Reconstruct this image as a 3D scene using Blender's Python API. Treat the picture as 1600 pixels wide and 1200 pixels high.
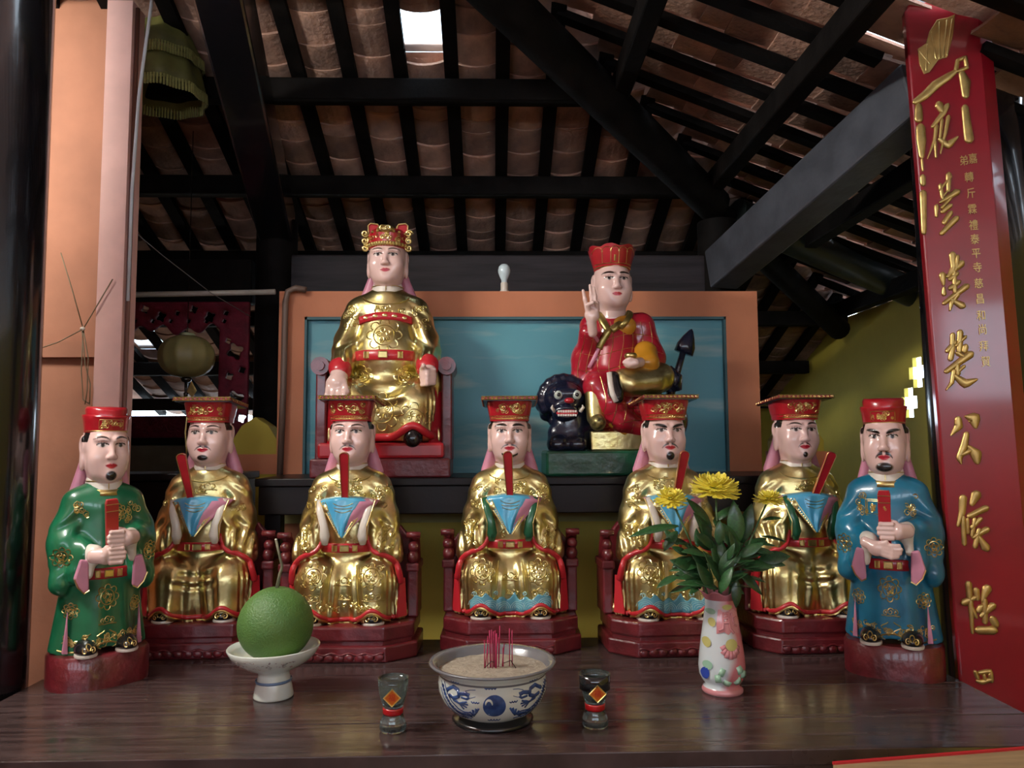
import bpy, math, random
import numpy as np
from mathutils import Vector, Matrix, Euler
from mathutils.bvhtree import BVHTree

for o in list(bpy.data.objects):
    bpy.data.objects.remove(o, do_unlink=True)
scene = bpy.context.scene
COL = scene.collection
R = math.radians
random.seed(7)
rng = np.random.RandomState(5)

# ------------------------------------------------------------------ camera
F = 1200.0                       # focal length in pixels of the 1600 px frame
CAMZ = 1.6
PITCH, YAW, ROLL = R(4.48), R(1.5), R(-0.3)
cam_data = bpy.data.cameras.new('camera')
cam_data.sensor_width = 36.0
cam_data.lens = 36.0 * F / 1600.0
cam_data.clip_start = 0.05
cam = bpy.data.objects.new('camera', cam_data)
COL.objects.link(cam)
CM = Matrix.Translation((0, 0, CAMZ)) @ Matrix.Rotation(-YAW, 4, 'Z') @ Matrix.Rotation(R(90) + PITCH, 4, 'X') @ Matrix.Rotation(ROLL, 4, 'Z')
cam.matrix_world = CM
scene.camera = cam

# ------------------------------------------------------------------ sky, sun, lamp, exposure
world = bpy.data.worlds.new('sky')
scene.world = world
world.use_nodes = True
bg = world.node_tree.nodes['Background']
bg.inputs[0].default_value = (0.72, 0.86, 1.0, 1)
bg.inputs[1].default_value = 8.0

sun_data = bpy.data.lights.new('sun', 'SUN')
sun_data.energy = 25.0
sun_data.angle = R(6)
sun_data.color = (1.0, 0.86, 0.7)
sun = bpy.data.objects.new('sun', sun_data)
COL.objects.link(sun)
sun.rotation_euler = Vector((0.55, 0.62, -0.5)).to_track_quat('-Z', 'Y').to_euler()

lamp_data = bpy.data.lights.new('ceiling_lamp', 'AREA')
lamp_data.shape = 'RECTANGLE'
lamp_data.size = 0.9
lamp_data.size_y = 0.12
lamp_data.energy = 70.0
lamp_data.color = (1.0, 0.97, 0.88)
lamp = bpy.data.objects.new('ceiling_lamp', lamp_data)
COL.objects.link(lamp)
lamp.location = (-1.95, 1.55, 3.1)
lamp.rotation_euler = (Vector((0.1, 3.0, 1.6)) - lamp.location).to_track_quat('-Z', 'Y').to_euler()

spot_data = bpy.data.lights.new('added_wall_spot', 'SPOT')  # added spot standing in for sunlight reflected up onto the orange wall
spot_data.energy = 16.0
spot_data.spot_size = R(36)
spot_data.spot_blend = .7
spot_data.shadow_soft_size = .05
spot_data.color = (1.0, .9, .78)
spot = bpy.data.objects.new('added_wall_spot', spot_data)
COL.objects.link(spot)
spot.location = (-2.25, 2.5, 2.2)
spot.rotation_euler = (Vector((-1.52, 2.9, 2.62)) - spot.location).to_track_quat('-Z', 'Y').to_euler()

rear_data = bpy.data.lights.new('added_rear_light', 'POINT')  # added hidden light that brightens the roof tiles beyond the carved screen
rear_data.energy = 5.0
rear_data.shadow_soft_size = .05
rear_data.color = (1.0, .9, .8)
rear = bpy.data.objects.new('added_rear_light', rear_data)
COL.objects.link(rear)
rear.location = (-1.9, 5.2, 1.52)

vs = scene.view_settings
vs.view_transform = 'Standard'
vs.look = 'None'
vs.gamma = 1.0
vs.use_curve_mapping = False
vs.exposure = 0.0

# ------------------------------------------------------------------ helpers
def at(px, py, Y):
    """point seen at pixel (px, py) on the vertical plane y = Y"""
    d = CM.to_3x3() @ Vector(((px - 800) / F, (600 - py) / F, -1))
    t = Y / d.y
    return Vector((d.x * t, Y, CAMZ + d.z * t))

def onz(px, py, z):
    d = CM.to_3x3() @ Vector(((px - 800) / F, (600 - py) / F, -1))
    t = (z - CAMZ) / d.z
    return Vector((d.x * t, d.y * t, z))

def tag(o, label=None, cat=None, group=None, kind=None):
    if label: o['label'] = label
    if cat: o['category'] = cat
    if group: o['group'] = group
    if kind: o['kind'] = kind
    return o

def thing(name, label, cat, loc=(0, 0, 0), rz=0.0, group=None, scale=1.0):
    o = bpy.data.objects.new(name, None)
    COL.objects.link(o)
    o.empty_display_size = 0.05
    o.location = loc
    o.rotation_euler = (0, 0, rz)
    o.scale = (scale, scale, scale)
    return tag(o, label, cat, group)

def link(name, me, parent=None, m=None):
    o = bpy.data.objects.new(name, me)
    COL.objects.link(o)
    if m is not None and len(me.materials) == 0:
        me.materials.append(m)
    if parent is not None:
        o.parent = parent
    return o

def mesh_np(name, V, Q, smooth=True):
    """mesh from numpy vertices and quads"""
    me = bpy.data.meshes.new(name)
    n, f = len(V), len(Q)
    me.vertices.add(n)
    me.vertices.foreach_set('co', np.asarray(V, np.float32).ravel())
    me.loops.add(f * 4)
    me.loops.foreach_set('vertex_index', np.asarray(Q, np.int32).ravel())
    me.polygons.add(f)
    me.polygons.foreach_set('loop_start', np.arange(f, dtype=np.int32) * 4)
    me.polygons.foreach_set('use_smooth', np.full(f, smooth, dtype=bool))
    me.update(calc_edges=True)
    return me

class MB:
    """collects shapes into one mesh"""
    def __init__(s):
        s.v = []; s.f = []
    def add(s, V, Fc):
        n = len(s.v)
        s.v += [tuple(p) for p in V]
        s.f += [tuple(i + n for i in q) for q in Fc]
        return s
    def box(s, c, size, rot=None, taper=1.0):
        x, y, z = size[0] / 2, size[1] / 2, size[2] / 2
        V = []
        for sz in (-1, 1):
            k = taper if sz > 0 else 1.0
            for sx, sy in ((-1, -1), (1, -1), (1, 1), (-1, 1)):
                V.append(Vector((sx * x * k, sy * y * k, sz * z)))
        if rot is not None:
            M = rot if isinstance(rot, Matrix) else Euler(rot).to_matrix()
            V = [M @ p for p in V]
        V = [p + Vector(c) for p in V]
        return s.add(V, [(3, 2, 1, 0), (4, 5, 6, 7), (0, 1, 5, 4), (1, 2, 6, 5), (2, 3, 7, 6), (3, 0, 4, 7)])
    def span(s, a, b):
        return s.box([(a[i] + b[i]) / 2 for i in range(3)], [abs(b[i] - a[i]) for i in range(3)])
    def beam(s, a, b, w, h, up=(0, 0, 1)):
        a, b = Vector(a), Vector(b)
        d = (b - a); L = d.length; d.normalize()
        side = d.cross(Vector(up)).normalized()
        u = side.cross(d)
        M = Matrix((side, d, u)).transposed()
        return s.box((a + b) / 2, (w, L, h), M)
    def loft(s, rings, cap0=True, cap1=True, closed=True):
        n = len(rings[0]); V = []; Fc = []
        for r in rings: V += [Vector(p) for p in r]
        m = n if closed else n - 1
        for i in range(len(rings) - 1):
            for j in range(m):
                a = i * n + j; b = i * n + (j + 1) % n
                Fc.append((a, b, b + n, a + n))
        if cap0: Fc.append(tuple(reversed(range(n))))
        if cap1: Fc.append(tuple((len(rings) - 1) * n + j for j in range(n)))
        return s.add(V, Fc)
    def lathe(s, prof, c=(0, 0, 0), n=32, sx=1.0, sy=1.0, caps=True):
        rings = [[(c[0] + r * sx * math.cos(2 * math.pi * k / n), c[1] + r * sy * math.sin(2 * math.pi * k / n), c[2] + z) for k in range(n)] for r, z in prof]
        return s.loft(rings, caps, caps)
    def tube(s, pts, r, n=6, flat=1.0, caps=True, closed=False):
        pts = [Vector(p) for p in pts]
        if len(pts) < 2: return s
        rad = r if isinstance(r, (list, tuple)) else [r] * len(pts)
        rings = []; N = None
        for i, p in enumerate(pts):
            t = (pts[min(i + 1, len(pts) - 1)] - pts[max(i - 1, 0)])
            if t.length < 1e-9: t = Vector((0, 0, 1))
            t.normalize()
            if N is None:
                N = t.cross(Vector((0, 1, 0)))
                if N.length < 1e-3: N = t.cross(Vector((1, 0, 0)))
            N = (N - t * N.dot(t))
            if N.length < 1e-6: N = t.orthogonal()
            N.normalize(); B = t.cross(N)
            rings.append([p + (N * math.cos(2 * math.pi * k / n) + B * math.sin(2 * math.pi * k / n) * flat) * rad[i] for k in range(n)])
        return s.loft(rings, caps, caps)
    def ell(s, c, r, n=12, m=8, rot=None):
        rings = []
        M = Euler(rot).to_matrix() if rot is not None else None
        for i in range(m + 1):
            a = -math.pi / 2 + math.pi * i / m
            ca = max(math.cos(a), 1e-3)
            ring = []
            for k in range(n):
                p = Vector((r[0] * ca * math.cos(2 * math.pi * k / n), r[1] * ca * math.sin(2 * math.pi * k / n), r[2] * math.sin(a)))
                if M is not None: p = M @ p
                ring.append(p + Vector(c))
            rings.append(ring)
        return s.loft(rings)
    def prism(s, poly, y0, y1):
        """polygon in x,z extruded along y"""
        return s.loft([[(x, y1, z) for x, z in poly], [(x, y0, z) for x, z in poly]])
    def prismz(s, poly, z0, z1, top=1.0):
        return s.loft([[(x, y, z0) for x, y in poly], [(x * top, y * top, z1) for x, y in poly]])
    def build(s, name, m, parent=None, smooth=False, bevel=0.0, solid=0.0, sub=0, auto=None):
        me = bpy.data.meshes.new(name)
        me.from_pydata(s.v, [], s.f)
        me.update()
        if smooth:
            me.polygons.foreach_set('use_smooth', [True] * len(me.polygons))
            if auto: me.set_sharp_from_angle(angle=R(auto))
        o = link(name, me, parent, m)
        if solid:
            k = o.modifiers.new('thickness', 'SOLIDIFY'); k.thickness = solid; k.offset = 0
        if sub:
            k = o.modifiers.new('smooth', 'SUBSURF'); k.levels = sub; k.render_levels = sub
        if bevel:
            k = o.modifiers.new('edge', 'BEVEL'); k.width = bevel; k.segments = 2; k.limit_method = 'ANGLE'
        return o

# signed distance fields on a grid, polygonised with surface nets
class SDF:
    def __init__(s, lo, hi, h):
        s.h = h; s.lo = np.array(lo, np.float32)
        n = [int(math.ceil((hi[i] - lo[i]) / h)) + 1 for i in range(3)]
        ax = [(lo[i] + np.arange(n[i]) * h).astype(np.float32) for i in range(3)]
        s.X, s.Y, s.Z = np.meshgrid(*ax, indexing='ij', sparse=True)
        s.D = np.full(n, 9.0, np.float32)
    def u(s, d, k=0.0):
        if k <= 0: s.D = np.minimum(s.D, d)
        else:
            h = np.maximum(k - np.abs(s.D - d), 0) / k
            s.D = np.minimum(s.D, d) - h * h * k * 0.25
        return s
    def cut(s, d, k=0.0):
        if k <= 0: s.D = np.maximum(s.D, -d)
        else:
            h = np.maximum(k - np.abs(s.D + d), 0) / k
            s.D = np.maximum(s.D, -d) + h * h * k * 0.25
        return s
    def e(s, c, r):
        x = (s.X - c[0]); y = (s.Y - c[1]); z = (s.Z - c[2])
        k0 = np.sqrt((x / r[0]) ** 2 + (y / r[1]) ** 2 + (z / r[2]) ** 2)
        k1 = np.sqrt((x / r[0] ** 2) ** 2 + (y / r[1] ** 2) ** 2 + (z / r[2] ** 2) ** 2) + 1e-6
        return k0 * (k0 - 1) / k1
    def c(s, a, b, ra, rb=None, sy=1.0):
        rb = ra if rb is None else rb
        ba = (b[0] - a[0], (b[1] - a[1]) / sy, b[2] - a[2])
        L = ba[0] ** 2 + ba[1] ** 2 + ba[2] ** 2 + 1e-9
        x = s.X - a[0]; y = (s.Y - a[1]) / sy; z = s.Z - a[2]
        t = np.clip((x * ba[0] + y * ba[1] + z * ba[2]) / L, 0, 1)
        return np.sqrt((x - t * ba[0]) ** 2 + (y - t * ba[1]) ** 2 + (z - t * ba[2]) ** 2) - (ra + (rb - ra) * t)
    def b(s, c, r, rr=0.0):
        qx = np.abs(s.X - c[0]) - r[0] + rr; qy = np.abs(s.Y - c[1]) - r[1] + rr; qz = np.abs(s.Z - c[2]) - r[2] + rr
        return np.sqrt(np.maximum(qx, 0) ** 2 + np.maximum(qy, 0) ** 2 + np.maximum(qz, 0) ** 2) + np.minimum(np.maximum(qx, np.maximum(qy, qz)), 0) - rr
    def nets(s):
        D = s.D; S = D < 0
        n = np.array(D.shape)
        sl = lambda a, o: a[o[0]:n[0] - 1 + o[0], o[1]:n[1] - 1 + o[1], o[2]:n[2] - 1 + o[2]]
        C = [(i, j, k) for i in (0, 1) for j in (0, 1) for k in (0, 1)]
        cnt = np.zeros(tuple(n - 1), np.int8)
        for o in C: cnt += sl(S, o)
        I = np.argwhere((cnt > 0) & (cnt < 8))
        P = np.zeros((len(I), 3), np.float32); W = np.zeros(len(I), np.float32)
        for a in C:
            for ax in range(3):
                if a[ax]: continue
                b = list(a); b[ax] = 1
                da = D[I[:, 0] + a[0], I[:, 1] + a[1], I[:, 2] + a[2]]
                db = D[I[:, 0] + b[0], I[:, 1] + b[1], I[:, 2] + b[2]]
                m = (da < 0) != (db < 0)
                t = np.where(m, da / np.where(m, da - db, 1), 0)
                p = np.tile(np.array(a, np.float32), (len(I), 1)); p[:, ax] = t
                P += p * m[:, None]; W += m
        V = (I + P / W[:, None]) * s.h + s.lo
        ID = np.full(tuple(n - 1), -1, np.int32); ID[I[:, 0], I[:, 1], I[:, 2]] = np.arange(len(I))
        Q = []
        for ax in range(3):
            o1, o2 = (ax + 1) % 3, (ax + 2) % 3
            A = [slice(None)] * 3; B = [slice(None)] * 3
            A[ax] = slice(0, n[ax] - 1); B[ax] = slice(1, n[ax])
            ch = S[tuple(A)] != S[tuple(B)]
            E = np.argwhere(ch)
            E = E[(E[:, o1] > 0) & (E[:, o1] < n[o1] - 1) & (E[:, o2] > 0) & (E[:, o2] < n[o2] - 1)]
            def cell(d1, d2):
                c = E.copy(); c[:, o1] += d1; c[:, o2] += d2
                return ID[c[:, 0], c[:, 1], c[:, 2]]
            q = np.stack([cell(-1, -1), cell(0, -1), cell(0, 0), cell(-1, 0)], 1)
            inside = S[E[:, 0], E[:, 1], E[:, 2]]
            q[~inside] = q[~inside][:, ::-1]
            Q.append(q)
        return V.astype(np.float32), np.concatenate(Q)
    def build(s, name, m, parent=None):
        V, Q = s.nets()
        me = mesh_np(name, V, Q)
        return link(name, me, parent, m)

def bvh_of(o):
    me = o.data
    n = len(me.vertices)
    co = np.empty(n * 3, np.float32); me.vertices.foreach_get('co', co)
    return BVHTree.FromPolygons([tuple(p) for p in co.reshape(-1, 3).tolist()], [tuple(p.vertices) for p in me.polygons])

def project(bvh, pts, lift=0.0, lim=0.6):
    """2-D path (x, z) laid onto the front of a surface; returns runs of 3-D points"""
    runs = []; cur = []
    for x, z in pts:
        hit = bvh.ray_cast(Vector((x, -1.0, z)), Vector((0, 1, 0)), 1.0 + lim)
        if hit[0] is None or (cur and abs(hit[0].y - cur[-1].y) > 0.045):
            if len(cur) > 1: runs.append(cur)
            cur = []
            if hit[0] is None: continue
        cur.append(hit[0] + hit[1] * lift)
    if len(cur) > 1: runs.append(cur)
    return runs

def emboss(mb, bvh, path, r, n=4, flat=0.8, lift=0.0):
    for run in project(bvh, path, lift):
        mb.tube(run, r, n, 1.0)

def spiral(cx, cz, r, turns=1.6, a0=0.0, d=1, n=14):
    return [(cx + r * (1 - 0.8 * t) * math.cos(a0 + d * 2 * math.pi * turns * t), cz + r * (1 - 0.8 * t) * math.sin(a0 + d * 2 * math.pi * turns * t)) for t in [i / n for i in range(n + 1)]]
def circle(cx, cz, r, n=20, a0=0, a1=2 * math.pi, sz=1.0):
    return [(cx + r * math.cos(a0 + (a1 - a0) * i / n), cz + sz * r * math.sin(a0 + (a1 - a0) * i / n)) for i in range(n + 1)]
def cloud(cx, cz, r, flip=1):
    return [spiral(cx, cz, r, 1.3, 0.4, flip), spiral(cx + flip * r * 1.5, cz - r * .2, r * .8, 1.2, 2.0, -flip), spiral(cx - flip * r * 1.4, cz - r * .3, r * .7, 1.2, 1, flip),
            [(cx - 2.6 * r, cz - r), (cx - r, cz - 1.15 * r), (cx + r, cz - 1.05 * r), (cx + 2.8 * r, cz - 1.2 * r)]]
def medallion(cx, cz, r):
    P = [circle(cx, cz, r * .62)]
    for k in range(8):
        a = k * math.pi / 4
        P.append(circle(cx + r * .78 * math.cos(a), cz + r * .78 * math.sin(a), r * .26, 10, a - 1.9, a + 1.9))
    for k in range(5):
        a = k * 2 * math.pi / 5 + .5
        P.append(spiral(cx + r * .3 * math.cos(a), cz + r * .3 * math.sin(a), r * .2, 1.4, a, 1 if k % 2 else -1, 10))
    return P
def scroll(cx, cz, w, h, n, rnd, r0=.008, r1=.015):
    P = []
    for _ in range(n):
        P.append(spiral(cx + rnd.uniform(-w, w), cz + rnd.uniform(-h, h), rnd.uniform(r0, r1), rnd.uniform(.9, 1.7), rnd.uniform(0, 6), rnd.choice((-1, 1)), 10))
    return P

# ------------------------------------------------------------------ materials
MATS = {}
def mat(name, col, rough=0.5, metal=0.0, var=0.0, vscale=12.0, bump=0.0, bscale=60.0, coat=0.0, col2=None, stretch=None, spec=None, objrand=0.0, transm=0.0, emit=None, attr=None, detail=4.0, alpha=None):
    if name in MATS: return MATS[name]
    m = bpy.data.materials.new(name); m.use_nodes = True
    nt = m.node_tree; N = nt.nodes; L = nt.links
    p = N['Principled BSDF']
    p.inputs['Base Color'].default_value = (*col, 1)
    p.inputs['Roughness'].default_value = rough
    p.inputs['Metallic'].default_value = metal
    if coat:
        p.inputs['Coat Weight'].default_value = coat
        p.inputs['Coat Roughness'].default_value = 0.08
    if spec is not None: p.inputs['Specular IOR Level'].default_value = spec
    if transm: p.inputs['Transmission Weight'].default_value = transm
    if alpha is not None: p.inputs['Alpha'].default_value = alpha
    if emit:
        p.inputs['Emission Color'].default_value = (*emit[0], 1); p.inputs['Emission Strength'].default_value = emit[1]
    tc = N.new('ShaderNodeTexCoord'); src = tc.outputs['Object']
    if stretch:
        mp = N.new('ShaderNodeMapping'); mp.inputs['Scale'].default_value = stretch
        L.new(src, mp.inputs['Vector']); src = mp.outputs['Vector']
    base = None
    if attr:
        a = N.new('ShaderNodeAttribute'); a.attribute_name = attr
        base = a.outputs['Color']; L.new(base, p.inputs['Base Color'])
    if var or col2:
        nz = N.new('ShaderNodeTexNoise'); nz.inputs['Scale'].default_value = vscale; nz.inputs['Detail'].default_value = detail
        L.new(src, nz.inputs['Vector'])
        rp = N.new('ShaderNodeValToRGB')
        c2 = col2 or tuple(max(0, c * (1 - var)) for c in col)
        rp.color_ramp.elements[0].position = 0.35; rp.color_ramp.elements[1].position = 0.65
        rp.color_ramp.elements[0].color = (*c2, 1); rp.color_ramp.elements[1].color = (*col, 1)
        L.new(nz.outputs['Fac'], rp.inputs['Fac']); base = rp.outputs['Color']
        L.new(base, p.inputs['Base Color'])
    if objrand:
        oi = N.new('ShaderNodeObjectInfo')
        mr = N.new('ShaderNodeMapRange'); mr.inputs['To Min'].default_value = 1 - objrand; mr.inputs['To Max'].default_value = 1 + objrand
        L.new(oi.outputs['Random'], mr.inputs['Value'])
        hs = N.new('ShaderNodeHueSaturation'); L.new(mr.outputs['Result'], hs.inputs['Value'])
        if base is not None: L.new(base, hs.inputs['Color'])
        else: hs.inputs['Color'].default_value = (*col, 1)
        L.new(hs.outputs['Color'], p.inputs['Base Color'])
    if bump:
        nb = N.new('ShaderNodeTexNoise'); nb.inputs['Scale'].default_value = bscale; nb.inputs['Detail'].default_value = 3
        L.new(src, nb.inputs['Vector'])
        bp = N.new('ShaderNodeBump'); bp.inputs['Strength'].default_value = bump; bp.inputs['Distance'].default_value = 0.01
        L.new(nb.outputs['Fac'], bp.inputs['Height']); L.new(bp.outputs['Normal'], p.inputs['Normal'])
    MATS[name] = m
    return m

M_GOLD = mat('gold_leaf', (0.75, 0.66, 0.33), .32, 1.0, col2=(0.62, 0.51, 0.2), vscale=18, bump=.15, bscale=45)
M_GOLD2 = mat('gold_paint', (0.78, 0.60, 0.24), .33, 1.0, var=.3, vscale=40)
M_SKIN = mat('painted_skin', (.72, .5, .45), .22, coat=.6)
M_FACE = mat('painted_face', (.72, .5, .45), .24, coat=.3, attr='paint')
M_RED = mat('red_lacquer', (.45, .012, .022), .3, var=.3, coat=.5)
M_REDT = mat('red_trim', (.5, .02, .03), .35, coat=.3)
M_MAROON = mat('maroon_painted_wood', (.16, .014, .02), .38, var=.45, vscale=14, bump=.35, bscale=40, coat=.35)
M_GREEN = mat('green_glaze', (.012, .16, .07), .3, col2=(.007, .1, .042), vscale=9, coat=.5)
M_BLUE = mat('blue_glaze', (.012, .19, .32), .3, col2=(.006, .11, .2), vscale=9, coat=.5)
M_SKYB = mat('sky_blue_paint', (.1, .42, .62), .3, col2=(.05, .3, .52), vscale=14, coat=.4)
M_PINK = mat('pink_paint', (.62, .25, .36), .4, var=.2)
M_CREAM = mat('cream_paint', (.68, .62, .54), .35, coat=.3)
M_DGREEN = mat('dark_green_paint', (.01, .1, .045), .35, coat=.4)
M_BLACK = mat('black_gloss', (.008, .008, .009), .25, coat=.4)
M_LACQ = mat('black_lacquer', (.006, .006, .008), .2, coat=.5, bump=.05, bscale=30)
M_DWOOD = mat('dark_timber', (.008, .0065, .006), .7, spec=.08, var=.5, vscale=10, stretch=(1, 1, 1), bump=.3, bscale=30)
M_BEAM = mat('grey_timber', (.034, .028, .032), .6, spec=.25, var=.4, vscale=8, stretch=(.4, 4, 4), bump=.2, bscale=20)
M_TILE = mat('terracotta_tile', (.5, .29, .21), .8, col2=(.27, .165, .13), vscale=7, bump=.6, bscale=50, objrand=.4)
M_ORANGE = mat('orange_plaster', (.60, .22, .11), .75, var=.12, vscale=5, bump=.1, bscale=30)
M_YELLOW = mat('yellow_plaster', (.52, .42, .055), .75, var=.12, vscale=4, bump=.1, bscale=25)
M_PANEL = None
# ================================================================== THE BUILDING
TAN = 0.388
SL = math.atan(TAN)
def rear_z(d): return 4.425 - TAN * d
HC = 2.659                      # depth of the hip line at x = 0
def right_z(x): return 4.425 - TAN * HC - TAN * x

def struct(name, label=None):
    o = bpy.data.objects.new(name, None); COL.objects.link(o)
    return tag(o, label, None, None, 'structure')

fl = MB().span((-4, -4, -.1), (4, 8, 0)).build('floor', mat('dark_floor_tile', (.09, .07, .06), .5, var=.3))
tag(fl, kind='structure')

# ---- roof: rear slope -------------------------------------------------
tile_mb = MB()
def tile_mesh(chord, L, sag, th, n=6):
    mb = MB()
    rings = []
    for y in (0, L):
        up = [(chord * (i / n - .5), y, -sag * (1 - (2 * i / n - 1) ** 2) + th) for i in range(n + 1)]
        dn = [(chord * (i / n - .5), y, -sag * (1 - (2 * i / n - 1) ** 2)) for i in range(n, -1, -1)]
        rings.append(up + dn)
    mb.loft(rings)
    me = bpy.data.meshes.new('tile'); me.from_pydata(mb.v, [], mb.f); me.update()
    me.materials.append(M_TILE)
    return me
TILE = tile_mesh(.19, .215, .026, .012)
TILE_R = tile_mesh(.172, .215, .008, .012)
M_GLASS_TILE = mat('glass_tile', (.85, .95, 1), .3, transm=1.0)

ceil_back = struct('ceiling_back')
ceil_right = struct('ceiling_right')
RSP = .219
R0 = .05
SKY1 = (-2, 3.0)      # column left of rafter index, depth of glass tile
def rear_pt(x, d, off=0.0):
    """point on the rear slope, off metres above it"""
    return Vector((x, d + off * math.sin(SL), rear_z(d) + off * math.cos(SL)))
def right_pt(x, y, off=0.0):
    return Vector((x + off * math.sin(SL), y, right_z(x) + off * math.cos(SL)))
def hip_x(d): return d - HC       # x of the hip line at depth d
ROT_REAR = Matrix.Rotation(-SL, 3, 'X')
ROT_RIGHT = Matrix.Rotation(R(-90), 3, 'Z') @ Matrix.Rotation(-SL, 3, 'X')
ks = range(-13, 11)
for k in ks:
    x = R0 + RSP * k
    d1 = 6.6
    d0 = 2.3 if k > -9 else 2.5
    if x > 0: d0 = max(d0, HC + x - .05)
    if d0 > 6.3: continue
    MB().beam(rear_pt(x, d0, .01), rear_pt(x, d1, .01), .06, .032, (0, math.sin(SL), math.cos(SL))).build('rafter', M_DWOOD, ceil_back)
deck = MB()
PL = []
skies = [(-2, 2.86, 3.12), (-12, 5.36, 5.60)]
for k in ks:
    xc = R0 + RSP * (k + .5)
    s = .16
    d = 2.5 + random.uniform(0, .1)
    dmax = 6.5
    hipd = HC + xc
    while d < dmax:
        step = s * random.choice((1, 1, 1, 1, .45, .8)) * math.cos(SL)
        vis = True
        if xc > 0 and d < hipd - .05: vis = False
        if d > 4.75 and not (k <= -8 or (k >= 6)): vis = False
        if d < 2.75 and xc < -1.3: vis = False
        for (ks_, a, b) in skies:
            if k == ks_ and a - .1 < d < b - .02: vis = False
        if vis:
            PL.append((rear_pt(xc + random.uniform(-.006, .006), d, .036 + random.uniform(0, .004)), ROT_REAR @ Matrix.Rotation(R(3.5), 3, 'X') @ Matrix.Rotation(random.uniform(-.03, .03), 3, 'Z')))
        d += step
# the 300 nearest tiles are pieces of their own, the rest one part
PL.sort(key=lambda q: q[0].y + .3 * max(0, -1.5 - q[0].x))
rest = MB()
tv = [v.co.copy() for v in TILE.vertices]; tf = [tuple(p.vertices) for p in TILE.polygons]
for i, (p, r) in enumerate(PL):
    if i < 300:
        o = link('tile', TILE, ceil_back); o.location = p; o.rotation_euler = r.to_euler()
    else:
        rest.add([r @ v + p for v in tv], tf)
tag(rest.build('tile_field', M_TILE, ceil_back), kind='stuff')
# glass tiles
for (k, a, b) in skies:
    xc = R0 + RSP * (k + .5)
    mb = MB()
    mb.beam(rear_pt(xc, a - .12, .07), rear_pt(xc, b + .02, .07), .19, .006, (0, math.sin(SL), math.cos(SL)))
    mb.build('glass_tile', M_GLASS_TILE, ceil_back)
# unseen deck added above the tiles to block light: strips between, leaving the glass tiles and a few slits open
for k in ks:
    xa, xb = R0 + RSP * k, R0 + RSP * (k + 1)
    segs = [(0.9, 6.7)]
    for (ks_, a, b) in skies:
        if ks_ == k: segs = [(0.9, a), (b, 6.7)]
    for a, b in segs:
        if xa > 0: a = max(a, HC + xa - .12)
        deck.beam(rear_pt((xa + xb) / 2, a, .1), rear_pt((xa + xb) / 2, b, .1), RSP + .001, .01, (0, math.sin(SL), math.cos(SL)))
xl = R0 + RSP * ks[0]
deck.beam(rear_pt(-3.5, .9, .1), rear_pt(-3.5, 6.7, .1), 2 * (xl + 3.5), .01, (0, math.sin(SL), math.cos(SL)))
deck.build('light_block_deck', M_TILE, ceil_back)
for d in (2.65, 3.22, 3.79, 4.38, 5.0, 5.66, 6.25):
    x1 = max(.1, min(hip_x(d), 2.35))
    MB().beam(rear_pt(-3.0, d, -.075), rear_pt(x1, d, -.075), .075, .095).build('purlin', M_DWOOD, ceil_back, bevel=.008)

# ---- roof: right slope ------------------------------------------------
YSP = .22
for j in range(-1, 17):
    y = 1.6 + YSP * j
    xs = max(-.1, hip_x(y))
    if xs > 2.5: continue
    for (xa, xb) in (((xs, 2.7),) if y > 2.5 else ((xs, .53 * y), (.67 * y, 2.7))):
        MB().beam(right_pt(xa, y, .01), right_pt(xb, y, .01), .055, .03, (math.sin(SL), 0, math.cos(SL))).build('rafter', M_DWOOD, ceil_right)
    if y < 1.7: continue
    yc = y + YSP / 2
    x = max(0.0, hip_x(yc)) + random.uniform(0, .1)
    while x < 2.55:
        # only what lies inside the view
        if (x / yc < .78 or x < 1.9) and not (yc < 2.55 and .45 < x / yc < .67):
            o = link('tile', TILE_R, ceil_right)
            sh = random.choice((0, 0, 0, .008, .014, -.01, .022))
            o.location = right_pt(x, yc + sh, .034 + random.uniform(0, .004))
            o.rotation_euler = (ROT_RIGHT @ Matrix.Rotation(R(3.5), 3, 'X') @ Matrix.Rotation(random.uniform(-.05, .05), 3, 'Z')).to_euler()
        x += random.choice((.16, .16, .17, .1)) * math.cos(SL)
dk = MB()  # unseen deck blocking light above the right slope
for j in range(-8, 18):
    y = 1.6 + YSP * j
    xs = max(-.1, hip_x(y + YSP) - .1)
    if xs > 2.5: continue
    # slits: a few strips stop short so daylight shows along the rafter
    cuts = sorted(random.uniform(xs + .1, 2.5) for _ in range(3)) if 0 <= j else []
    a = xs
    n = (math.sin(SL), 0, math.cos(SL))
    dk.beam(right_pt(xs, y + YSP / 2 + .026, .1), right_pt(2.75, y + YSP / 2 + .026, .1), YSP - .045, .01, n)
    for c in cuts + [2.75]:
        dk.beam(right_pt(a, y + .036, .1), right_pt(max(c - .07, a + .01), y + .036, .1), .03, .01, n)
        a = c
dk.build('light_block_deck', M_TILE, ceil_right)
for x in (.575, 1.13, 1.7, 2.26):
    MB().beam(right_pt(x, 1.2 if x < 1.5 else 2.85, -.075), right_pt(x, HC + x, -.075), .075, .095).build('purlin', M_DWOOD, ceil_right, bevel=.008)

# front slope and ends that close the hall (behind and beside the viewer)
cf = MB()
cf.box((0, -1.3, 3.6), (9, 4.9, .02), (R(17), 0, 0))
tag(cf.build('ceiling_front', M_TILE), kind='structure')

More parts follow.
